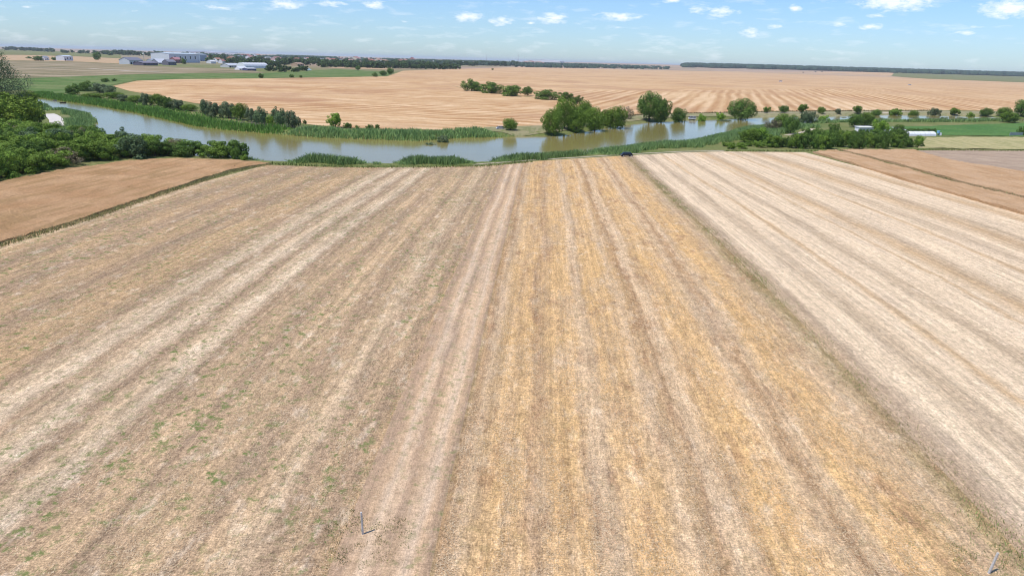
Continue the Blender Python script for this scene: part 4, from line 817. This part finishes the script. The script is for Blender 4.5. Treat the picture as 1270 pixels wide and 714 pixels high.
building(1114, 1124, 166, 159.5, (.5, .48, .46), (.66, .64, .66), 'open shed with a pale sloping roof next to the long white tunnel', 'shed', 'shed', .5, depth=5, windows=0, mono=True)
building(1097, 1106, 166, 162, WHT, (.6, .6, .62), 'little white hut half hidden by dark trees left of the sloping shed roof', 'hut', 'hut', .3, depth=3, windows=1)
building(55.5, 61.5, 75, 70, WHT, GRY, 'small white hut standing alone left of the white house', 'hut', 'hut', .4, windows=1)
building(80, 91, 75.6, 69.2, (.66, .68, .70), (.5, .55, .6), 'white two storey house with a dark window in the ochre field', 'house', 'house', .2, windows=2)
building(161, 178, 80, 72, (.55, .56, .58), (.20, .20, .24), 'grey farm shed at the left end of the farmyard', 'shed', 'farm_shed', .4, windows=2)
building(189, 197, 78.5, 73.5, (.4, .42, .45), (.34, .38, .42), 'small grey farm shed between the dark shed and the white roof', 'shed', 'farm_shed', .4, windows=1)
building(197, 209, 79.5, 73.5, (.25, .25, .3), (.72, .72, .74), 'farm shed with a bright white roof in the farmyard', 'shed', 'farm_shed', .75, windows=1)
building(178, 196, 81.5, 77, (.12, .11, .14), (.22, .2, .24), 'long low dark shed at the front of the farmyard', 'shed', 'farm_shed', .3, windows=2)
building(209, 219, 81, 74.5, (.16, .15, .18), (.25, .25, .28), 'dark shed at the right front of the farmyard', 'shed', 'farm_shed', .4, windows=1)
building(204, 210.5, 74.5, 67, (.18, .18, .24), (.3, .33, .38), 'dark tower block joined to the left end of the long warehouse', 'building', 'storage_block', .1, windows=0)
building(210.5, 248, 78, 66.5, (.66, .68, .70), (.5, .58, .62), 'long white warehouse with a flat pale blue roof', 'warehouse', 'warehouse', .1, depth=55, windows=5)
building(248.5, 257, 76, 67.5, (.3, .38, .46), (.42, .48, .54), 'blue-grey annex at the right end of the long warehouse', 'building', 'warehouse_annex', .1, windows=0)
building(218, 226, 78.4, 71.5, (.28, .12, .12), (.5, .25, .25), 'dark red shed in front of the long warehouse', 'shed', 'farm_shed', .4, windows=1)
building(262, 268, 79, 75, WHT, WHT, 'small white building right of the warehouse annex', 'house', 'house', .4, windows=1)
building(284, 299, 84, 79, (.5, .5, .5), (.52, .54, .56), 'grey roofed barn left of the big white polytunnel', 'barn', 'barn', .5, windows=3)
building(297, 307, 87, 82.8, WHT, (.74, .75, .76), 'low white tunnel in front of the grey roofed barn', 'greenhouse', 'greenhouse', .6, windows=0)
building(307, 318, 88, 84.6, (.08, .09, .17), (.6, .62, .64), 'dark blue low shed under the big polytunnel', 'shed', 'shed', .25, windows=1)
building(320, 330, 78, 74.8, WHT, WHT, 'white flat building behind the big polytunnel', 'building', 'house', .4, windows=2)
building(308, 317, 73, 68, (.66, .62, .58), RED, 'house with a long dark red roof above the polytunnel', 'house', 'house', .55, windows=3)
building(288, 293, 76, 70, ORG, (.42, .25, .17), 'orange house among trees left of the red roof', 'house', 'house', .4, windows=1)
building(345, 352, 76.5, 71, (.55, .4, .36), PNK, 'pink roofed house under the dark wood', 'house', 'house', .5, windows=2)
building(372, 381, 78, 72.5, (.25, .12, .12), (.48, .2, .15), 'dark red house with a bright red roof at the wood corner', 'house', 'house', .5, windows=2)
building(369, 377, 82, 78, (.42, .3, .2), (.4, .27, .18), 'tan shed below the dark red house', 'shed', 'shed', .4, windows=1)
building(389, 397.5, 77.8, 74.2, (.55, .6, .66), (.62, .7, .78), 'pale blue roofed house right of the dark red house', 'house', 'house', .5, windows=2)
building(275, 281, 67, 64.8, WHT, WHT, 'white shed far behind the village trees, left of two', 'shed', 'shed', .4, windows=0)
building(290.5, 295, 68, 66, WHT, WHT, 'white shed far behind the village trees, right of two', 'shed', 'shed', .4, windows=0)
vill = [(416, 423, 76.5, 73, PNK, RED, 'red roofed house, leftmost of the middle village'), (422, 427, 74.5, 71.5, CRM, (.5, .22, .16), 'small red roofed house behind the leftmost middle village roof'),
 (428, 434, 77, 74, GRY, GRY, 'grey roofed house between two reddish roofs in the village'), (435, 442, 77.5, 73.8, CRM, PNK, 'pinkish roofed house in the middle of the village'),
 (449, 455.5, 79, 76, WHT, (.6, .4, .34), 'low bright white house in the village tree belt'), (460, 466.5, 79.5, 73.5, (.66, .6, .46), (.5, .2, .14), 'cream house with a red roof at the edge of the village trees'),
 (484, 489, 80.5, 76.5, (.4, .33, .35), (.3, .25, .28), 'dull purple-grey house among the village trees'), (504, 511, 78, 74, (.5, .25, .2), (.46, .17, .13), 'large red brick house on the right part of the village'),
 (513, 515, 77, 71.5, (.4, .2, .17), (.4, .15, .12), 'narrow red tower beside the large red brick house'), (604, 609, 80, 77.5, CRM, PNK, 'tiny pink house far in the tree belt'), (619, 622, 78.6, 76, WHT, WHT, 'tiny white house far in the tree belt, left of the long white one'),
 (640, 649, 79.6, 77, (.66, .62, .5), (.7, .7, .66), 'long low white building far in the tree belt'), (694, 700, 79, 76, WHT, (.74, .74, .74), 'bright white block far off near the end of the tree belt'),
 (632, 636, 79, 76.6, (.5, .4, .34), PNK, 'tiny brownish house beside the long white building')]
for a, b, pb, pt, wl, rf, lab in vill: building(a, b, pb, pt, wl, rf, lab, 'house', 'house', .45, windows=2)

hp = random.Random(21)
for (px, py) in [(256, 74), (270, 77.5), (276, 79), (300, 74), (312, 75), (322, 72.5), (334, 76), (340, 79.5), (356, 78), (362, 76.5), (383, 76), (401, 78.5), (408, 77), (444, 76), (471, 78), (478, 79), (494, 79), (523, 78.5), (530, 80), (541, 79.5), (552, 80.4), (574, 79.5), (588, 80.2), (598, 79.4), (654, 80.4), (662, 80), (673, 80.6)]:
    wd = hp.uniform(3.5, 6.5) * (1 if px < 500 else .75); rf = hp.choice([RED, PNK, WHT, (.5, .27, .18), GRY]); light = rf in (WHT, GRY)
    building(px, px + wd, py, py - hp.uniform(4.2, 5.6) * (1 if px < 500 else .75), hp.choice([WHT, CRM]), rf, 'small pale house with a light roof half hidden among the village trees' if light else 'small pale house with a reddish roof half hidden among the village trees', 'house', 'house', .45, windows=1).__setitem__('group', 'small light roofed village houses' if light else 'small red roofed village houses')
# polytunnel: arched white skin on hoops
def polytunnel(px0, px1, pyb, pyt, label, dp=24.0, hr=.12):
    x0, y0 = hit(px0, pyb); x1, y1 = hit(px1, pyb); w = math.hypot(x1 - x0, y1 - y0); d = depth_of((x0 + x1) / 2, y0); h = (pyb - pyt) * d / FPX
    root = empty('polytunnel', ((x0 + x1) / 2, (y0 + y1) / 2, -3.5), math.atan2(y1 - y0, x1 - x0)); tag(root, label, 'greenhouse')
    n = 10; bm = bmesh.new(); rows = []
    for s in (-w / 2, w / 2): rows.append([bm.verts.new((s, dp / 2 - dp / 2 * math.cos(math.pi * i / n), h * math.sin(math.pi * i / n) ** .7)) for i in range(n + 1)])
    for i in range(n): bm.faces.new((rows[0][i], rows[0][i + 1], rows[1][i + 1], rows[1][i]))
    bm.faces.new(rows[0]); bm.faces.new(rows[1][::-1]); from_bm('cover', bm, wmat((.74, .75, .76), .45), root, False)
    for k in range(9):
        bm = bmesh.new(); xx = -w / 2 + w * k / 8
        for i in range(n): bm_tube(bm, (xx, dp / 2 - dp / 2 * 1.01 * math.cos(math.pi * i / n), h * 1.01 * math.sin(math.pi * i / n) ** .7), (xx, dp / 2 - dp / 2 * 1.01 * math.cos(math.pi * (i + 1) / n), h * 1.01 * math.sin(math.pi * (i + 1) / n) ** .7), hr, hr, 4, False)
        from_bm('hoop', bm, wmat(GRY), root)
polytunnel(304, 333, 85, 78.3, 'big white arched polytunnel in front of the village')
# long white tunnel by the garden
def fence(line, h, label, col, name='fence', n=24):
    P = [line[0]]; Ls = np.array(line); root = empty(name, (line[0][0], line[0][1], 0)); tag(root, label, 'fence')
    x0, y0 = line[0]; x1, y1 = line[-1]; z = [float(H(np.array([x0 + (x1 - x0) * k / n]), np.array([y0 + (y1 - y0) * k / n]))[0]) for k in range(n + 1)]
    X = [(x0 + (x1 - x0) * k / n - x0, y0 + (y1 - y0) * k / n - y0) for k in range(n + 1)]
    for k in range(n + 1):
        bm = bmesh.new(); bm_box(bm, (X[k][0], X[k][1], z[k] + h / 2), (.14, .14, h + .15)); from_bm('post', bm, wmat(GRY), root)
    for k in range(n):
        bm = bmesh.new(); a, b = X[k], X[k + 1]; L = math.hypot(b[0] - a[0], b[1] - a[1]); bm_box(bm, ((a[0] + b[0]) / 2, (a[1] + b[1]) / 2 - .1, (z[k] + z[k + 1]) / 2 + h / 2), (L * .97, .05, h * (.9 + .08 * (k % 3 == 0))), math.atan2(b[1] - a[1], b[0] - a[0])); from_bm('panel', bm, wmat(col, .5), root)
polytunnel(1108, 1161, 168.8, 163.6, 'long low white garden tunnel behind the dry grass, right of the dark hedge', 6.0, .06)
fence([hit(1252, 168.5), hit(1268, 168.5)], 2.0, 'grey netting fence at the right end of the green crop', (.25, .29, .29), 'net_fence', 8)
# water tank on a stand
x, y = hit(1163, 168); root = empty('water_tank', (x, y, float(H(np.array([x]), np.array([y]))[0]))); tag(root, 'small white and blue tank on legs at the right end of the white tunnel', 'tank')
bm = bmesh.new(); bm_tube(bm, (0, 0, 1.2), (0, 0, 2.6), .8, .8, 14); from_bm('barrel', bm, wmat((.2, .42, .6), .4), root)
bm = bmesh.new(); bm_box(bm, (1.3, .3, .7), (1.2, 1.2, 1.4)); from_bm('box', bm, wmat((.75, .75, .78)), root)
for a, b in ((-.5, -.5), (.5, -.5), (.5, .5), (-.5, .5)):
    bm = bmesh.new(); bm_tube(bm, (a, b, -.2), (a, b, 1.25), .06, .06, 6); from_bm('leg', bm, wmat(GRY), root)
# spherical water tower in the farmyard
x, y = hit(179.3, 79); d = depth_of(x, y); root = empty('water_tower', (x, y, -3.5)); tag(root, 'round white water tank on a thin tower above the farmyard', 'tower'); ht = 12 * d / FPX
bm = bmesh.new(); bm_tube(bm, (0, 0, -.3), (0, 0, ht - 2), .6, .5, 8); from_bm('shaft', bm, wmat(GRY), root)
bm = bmesh.new(); bmesh.ops.create_uvsphere(bm, u_segments=14, v_segments=9, radius=2.4); bmesh.ops.translate(bm, verts=bm.verts, vec=(0, 0, ht - 1)); from_bm('tank', bm, wmat((.7, .7, .62)), root, True)

# lattice masts and pylons on the skyline
def mast(px, pyb, pyt, label, arms=0, name='mast', cat='mast', dist=None):
    x, y = flat(px, pyb, -3.5); d = depth_of(x, y); h = (pyb - pyt) * d / FPX; root = empty(name, (x, y, -3.5)); tag(root, label, cat)
    b = h * .06 + .6; bm = bmesh.new(); n = 8; r = .14 + d * 1.1e-4
    for sx, sy in ((-1, -1), (1, -1), (1, 1), (-1, 1)): bm_tube(bm, (sx * b, sy * b, -.3), (sx * .3, sy * .3, h), r, r * .7, 4)
    for k in range(n):
        t0, t1 = k / n, (k + 1) / n; w0, w1 = b * (1 - t0) + .3 * t0, b * (1 - t1) + .3 * t1
        bm_tube(bm, (-w0, -w0, h * t0), (w1, -w1, h * t1), r * .6, r * .6, 4); bm_tube(bm, (w0, w0, h * t0), (-w1, w1, h * t1), r * .6, r * .6, 4)
    from_bm('lattice', bm, wmat(GRY), root)
    for k in range(arms):
        bm = bmesh.new(); z = h * (.95 - .14 * k); bm_tube(bm, (-h * .16, 0, z), (h * .16, 0, z), r, r, 4); bm_tube(bm, (-h * .16, 0, z), (0, 0, z + h * .05), r * .6, r * .6, 4); bm_tube(bm, (h * .16, 0, z), (0, 0, z + h * .05), r * .6, r * .6, 4); from_bm('crossarm', bm, wmat(GRY), root)
mast(421.5, 69, 56, 'thin tall mast rising behind the dark village wood')
mast(642.5, 77.5, 67.5, 'thin mast above the long white building on the skyline')
mast(603.5, 76, 68.5, 'short thin mast on the skyline left of the white buildings')
for px, a, b, l in ((4, 55, 44, 'pylon on the left skyline, nearest the left edge of the photo'), (9, 55.5, 46, 'pylon on the left skyline, second from the edge'), (98, 58.5, 50, 'left pylon of the pair on the skyline above the lone tree'), (104, 58.8, 51, 'right pylon of the pair on the skyline above the lone tree'), (173, 61.5, 53, 'pylon on the skyline above the farmyard')):
    mast(px, a, b, l, 2, 'pylon', 'pylon')

# vehicles
tyre = plain('tyre', (.02, .02, .02), .9); rimm = plain('rim', (.45, .45, .47), .4); lampm = plain('lamp glass', (.7, .7, .68), .15); redm = plain('tail lamp', (.35, .02, .02), .3); chrome = plain('windscreen', (.02, .022, .026), .12, .05, 1, .5)
def car(x, y, rz, col, label, L=4.3, W=1.78, Hh=1.5, van=False, cat='car', name='parked_car'):
    z = float(H(np.array([x]), np.array([y]))[0]); root = empty(name, (x, y, z + .1), rz); tag(root, label, cat); paint = plain('car paint', col, .3, .04, 1, .6)
    prof = [(-.5, .32), (-.5, .62), (-.47, .72), (-.43, .78)] + ([(-.40, .98), (.38, .98), (.42, .8)] if 0 else [(-.25, .80), (.22, .82), (.40, .74)]) + [(.48, .66), (.5, .5), (.5, .3)]
    bm = bmesh.new(); A = []; zs = Hh / 1.5
    for sx, ins in ((-1, .06), (-1, 0), (1, 0), (1, .06)):
        A.append([bm.verts.new((p * L * (1 - ins * .1), sx * (W / 2 - ins), q * zs * (1 if ins == 0 or q < .6 else 1.0) + (.02 if ins else 0))) for p, q in prof])
    for i in range(3):
        for k in range(len(prof) - 1): bm.faces.new((A[i][k], A[i][k + 1], A[i + 1][k + 1], A[i + 1][k]))
    bm.faces.new(A[0]); bm.faces.new(A[3][::-1])
    for i in range(3): bm.faces.new((A[i][0], A[i + 1][0], A[i + 1][-1], A[i][-1]))
    from_bm('body', bm, paint, root)
    fr, re = (-.40, -.27) if not van else (-.44, -.30); rr_, rb = (.30, .45) if not van else (.46, .49)
    zb, zt = .78 * zs, Hh
    bm = bmesh.new(); low = [(fr * L, zb), (rb * L, zb)]; top = [(re * L, zt), (rr_ * L, zt)]
    def ring(pts, w): return [bm.verts.new((px_, s * w, pz)) for s in (-1, 1) for px_, pz in pts]
    a = ring(low, W / 2 - .05); b = ring(top, W / 2 - .2)
    for q in ((a[0], a[1], b[1], b[0]), (a[2], a[3], b[3], b[2]), (a[0], a[2], b[2], b[0]), (a[1], a[3], b[3], b[1]), (b[0], b[1], b[3], b[2])): bm.faces.new(q)
    from_bm('cabin', bm, paint, root)
    def pane(pts, nm='window'):
        bm = bmesh.new(); bm.faces.new([bm.verts.new(p) for p in pts]); r = bmesh.ops.extrude_face_region(bm, geom=bm.faces[:])
        n = (Vector(pts[1]) - Vector(pts[0])).cross(Vector(pts[2]) - Vector(pts[0])).normalized() * .02; bmesh.ops.translate(bm, verts=[g for g in r['geom'] if isinstance(g, bmesh.types.BMVert)], vec=n); from_bm(nm, bm, chrome, root)
    def lerp(p, q, t): return tuple(p[i] + (q[i] - p[i]) * t for i in range(3))
    for s in (-1, 1):
        for t0, t1 in ((.04, .47), (.53, .95)):
            l0, l1 = (fr * L, s * (W / 2 - .04), zb), (rb * L, s * (W / 2 - .04), zb); u0, u1 = (re * L, s * (W / 2 - .19), zt), (rr_ * L, s * (W / 2 - .19), zt)
            pt = [lerp(lerp(l0, l1, t0), lerp(u0, u1, t0), .12), lerp(lerp(l0, l1, t1), lerp(u0, u1, t1), .12), lerp(lerp(l0, l1, t1), lerp(u0, u1, t1), .85), lerp(lerp(l0, l1, t0), lerp(u0, u1, t0), .85)]
            pane(pt if s < 0 else pt[::-1])
    f0, f1, g0, g1 = (fr * L - .02, W / 2 - .12, zb), (fr * L - .02, -W / 2 + .12, zb), (re * L - .02, W / 2 - .25, zt - .06), (re * L - .02, -W / 2 + .25, zt - .06); pane([f0, f1, g1, g0], 'windscreen')
    f0, f1, g0, g1 = (rb * L + .02, -W / 2 + .12, zb + .05), (rb * L + .02, W / 2 - .12, zb + .05), (rr_ * L + .02, -W / 2 + .25, zt - .06), (rr_ * L + .02, W / 2 - .25, zt - .06); pane([f0, f1, g1, g0], 'rear_window')
    for sx in (-.32, .32):
        for s in (-1, 1):
            w_ = bpy.data.objects.new('wheel', None); C.objects.link(w_); w_.parent = root; w_.location = (sx * L, s * (W / 2 - .1), .22); w_.empty_display_size = .1
            bm = bmesh.new(); bm_tube(bm, (0, -.11, 0), (0, .11, 0), .33, .33, 16); from_bm('tyre', bm, tyre, w_)
            bm = bmesh.new(); bm_tube(bm, (0, s * .105, 0), (0, s * .125, 0), .2, .19, 12); from_bm('rim', bm, rimm, w_)
    for s in (-1, 1):
        bm = bmesh.new(); bm_box(bm, (-L / 2 + .02, s * (W / 2 - .3), .58 * zs), (.12, .36, .14)); from_bm('headlight', bm, lampm, root)
        bm = bmesh.new(); bm_box(bm, (L / 2 - .02, s * (W / 2 - .25), .6 * zs), (.1, .28, .16)); from_bm('tail_light', bm, redm, root)
    return root
x, y = hit(777, 194.3); car(x, y, .18, (.006, .006, .008), 'black car parked on the field edge beside the reeds', L=4.6)
x, y = hit(858.5, 146); car(x, y, .1, (.72, .73, .75), 'white van parked on the far bank between two trees', L=5.0, W=2.0, Hh=2.3, van=True, cat='van', name='parked_van')
x, y = hit(620.5, 160.5); car(x, y, .3, (.7, .71, .73), 'white car beside the small round tree on the far bank', L=4.3)
x, y = hit(968, 101.8); car(x, y, 0, (.72, .72, .74), 'white vehicle out in the far stubble, left of two', L=8, W=2.4, Hh=3.2, van=True, cat='vehicle', name='farm_vehicle')
x, y = hit(1128, 106.0); car(x, y, .1, (.72, .72, .74), 'white vehicle out in the far stubble, right of two', L=8, W=2.4, Hh=2.8, van=True, cat='vehicle', name='farm_vehicle')
for px, l in ((996, 'dark farm trailer on the far stubble, left of three'), (1011, 'dark farm trailer on the far stubble, middle of three'), (1019, 'dark farm trailer on the far stubble, right of three')):
    x, y = flat(px, 91.3, -3.4); car(x, y, 0, (.03, .03, .04), l, L=13, W=4, Hh=5.5, van=True, cat='trailer', name='farm_trailer')
# small boats at the upper end of the water
def boat(px, py, L, col, label, rz):
    x, y = flat(px, py, WATER_Z); root = empty('rowing_boat', (x, y, WATER_Z), rz); tag(root, label, 'boat'); bm = bmesh.new(); secs = []
    for k in range(9):
        t = k / 8; xx = (t - .5) * L; w = .62 * math.sin(math.pi * min(1, t * .85 + .15)) ** .6 * (1 if t < 1 else .05); zz = .5 + .25 * t * t
        secs.append([bm.verts.new((xx, yy * w, zh)) for yy, zh in ((-1, zz), (-.75, .0), (0, -.15), (.75, .0), (1, zz), (.88, zz), (.6, .1), (0, .0), (-.6, .1), (-.88, zz))])
    for a, b in zip(secs, secs[1:]):
        for i in range(10): bm.faces.new((a[i], a[(i + 1) % 10], b[(i + 1) % 10], b[i]))
    bm.faces.new(secs[0]); bm.faces.new(secs[-1][::-1]); from_bm('hull', bm, wmat(col), root)
    for xx in (-.25, .12): bm = bmesh.new(); bm_box(bm, (xx * L, 0, .35), (.28, 1.0, .05)); from_bm('bench', bm, wmat((.2, .14, .09)), root)
boat(78, 128, 3.6, (.03, .03, .035), 'small dark rowing boat on the upper end of the water', .5)
boat(68, 125.3, 2.6, (.3, .32, .33), 'tiny pale boat left of the dark rowing boat', .2)

# ------------------------------------------------------------------ far trees and woods
r2 = random.Random(11)
VT = []
def row(px0, py0, px1, py1, n, h0, h1, jy, lab, grp, wk=1.3):
    for k in range(n):
        t = (k + r2.uniform(-.3, .3)) / max(1, n - 1); t = min(max(t, 0), 1); h = r2.uniform(h0, h1)
        ptree('farbush', px0 + (px1 - px0) * t, py0 + (py1 - py0) * t + r2.uniform(-jy, jy), h * wk * r2.uniform(.9, 1.4), h, 'distant_tree', lab, 'tree', grp, True); VT.append(1)
row(8, 62.3, 66, 64.5, 14, 4, 5, .4, 'dark tree of the distant line behind the white hut', 'distant trees behind the white hut')
row(78, 65.5, 130, 68, 9, 3.5, 5, .5, 'dark tree of the broken distant line behind the lone round tree', 'distant trees behind the lone round tree')
row(130, 68, 255, 71.5, 32, 4.5, 6.5, .8, 'green tree of the belt behind the farmyard and warehouse', 'distant trees behind the warehouse')
row(258, 76, 345, 80, 34, 5, 8, 3.0, 'green garden tree among the houses left of the dark wood', 'garden trees of the left village')
row(335, 88, 380, 89, 9, 5, 8, 1.5, 'green tree right of the big polytunnel', 'trees right of the polytunnel')
row(345, 79, 430, 81, 32, 6, 8.5, 2.2, 'green tree below the dark village wood', 'trees below the village wood')
row(400, 83, 565, 86, 52, 5, 8, .7, 'green tree in the front row of the village tree belt', 'front trees of the village belt', 1.4)
row(430, 80, 640, 82, 50, 4.5, 7, 1.0, 'green tree standing in the middle of the village tree belt', 'middle trees of the village belt')
print('VILLAGE TREES', len(VT))
def wood(px0, px1, rowb, rowt, n, hpx, mat, label, name='distant_wood', wide=1.4, dist=None):
    """many crowns far away, one mass; rowb/rowt give the near and far base rows at both ends"""
    V, Fq = [], []; k0 = 0
    for i in range(n):
        t = r2.random(); px = px0 + (px1 - px0) * t; q = r2.random(); py = (rowb[0] + (rowb[1] - rowb[0]) * t) * (1 - q) + (rowt[0] + (rowt[1] - rowt[0]) * t) * q
        x, y = flat(px, py, -3.5) if not dist else (0, 1); d = depth_of(x, y); h = hpx * d / FPX * r2.uniform(.75, 1.15) * (.92 + .1 * math.sin(px * .13) + .06 * math.sin(px * .41)); h = min(h, 24); w = max(h * wide * .5, 1.1 * d / FPX); zb = -3.5
        if dist:
            d_ = ray(px, 100.); y = r2.uniform(*dist); x = y * d_[0] / d_[1]; zb = float(land(x, y)); h = hpx * r2.uniform(.85, 1.1); w = h * wide * .6
        m_ = 7; ring = []
        pts = [(x, y, zb + h)]
        for lv, rad in ((.72, .75), (.25, 1.0)):
            for j in range(m_):
                a = 2 * math.pi * j / m_ + lv; rr1 = w * rad * r2.uniform(.75, 1.15); pts.append((x + rr1 * math.cos(a), y + rr1 * math.sin(a), zb + h * lv * r2.uniform(.9, 1.1)))
        for j in range(m_): a = 2 * math.pi * j / m_; pts.append((x + w * .7 * math.cos(a), y + w * .7 * math.sin(a), zb - .5))
        V += pts
        for j in range(m_):
            j2 = (j + 1) % m_; Fq.append((k0, k0 + 1 + j, k0 + 1 + j2, k0 + 1 + j2)); 
            Fq.append((k0 + 1 + j, k0 + 1 + m_ + j, k0 + 1 + m_ + j2, k0 + 1 + j2)); Fq.append((k0 + 1 + m_ + j, k0 + 1 + 2 * m_ + j, k0 + 1 + 2 * m_ + j2, k0 + 1 + m_ + j2))
        k0 += len(pts)
    me = bpy.data.meshes.new(name); me.from_pydata(V, [], [f if f[2] != f[3] else f[:3] for f in Fq]); me.update(); o = link(name, me, mat); tag(o, label, 'wood', kind='stuff')
WM = leaf_mat('far wood', (.030, .055, .035), (.045, .075, .04), 0)
wood(343, 418, (72.5, 75.5), (70, 73), 260, 8.0, WM, 'dark dense wood block behind the village roofs')
wood(847, 1300, (0, 0), (0, 0), 1700, 34, WM, 'long dark blue forest strip on the right skyline', dist=(6600, 8700), wide=2.2)
wood(500, 820, (80, 85), (77, 82), 700, 4.5, WM, 'dark tree belt along the skyline in the middle')
wood(640, 830, (83.5, 86.5), (82, 85), 220, 3.5, WM, 'low dark edge of the tree belt above the far stubble')
wood(420, 640, (78, 79), (73.5, 78), 420, 3.5, WM, 'hazy woods behind the village on the skyline')
wood(245, 345, (73, 76), (70, 73), 240, 5, WM, 'green woods behind the left village houses')
wood(93, 132, (58.4, 59.8), (58, 59.4), 60, 2.0, WM, 'thin dark wood strip on the left skyline')
wood(275, 303, (65.5, 66.7), (65, 66.2), 50, 2.5, WM, 'thin dark wood strip on the skyline behind the white sheds')

# ------------------------------------------------------------------ haze
def haze():
    m = bpy.data.materials.new('haze air'); m.use_nodes = True; t = m.node_tree; t.nodes.clear()
    v = t.nodes.new('ShaderNodeVolumePrincipled'); v.inputs['Color'].default_value = (.88, .95, 1, 1); v.inputs['Density'].default_value = HAZE; v.inputs['Anisotropy'].default_value = 0
    o_ = t.nodes.new('ShaderNodeOutputMaterial'); t.links.new(v.outputs[0], o_.inputs['Volume'])
    bm = bmesh.new(); bm_box(bm, (0, 0, 36), (140000, 140000, 94)); o = from_bm('haze', bm, m); tag(o, kind='stuff')
HAZE = 3.6e-5
haze()
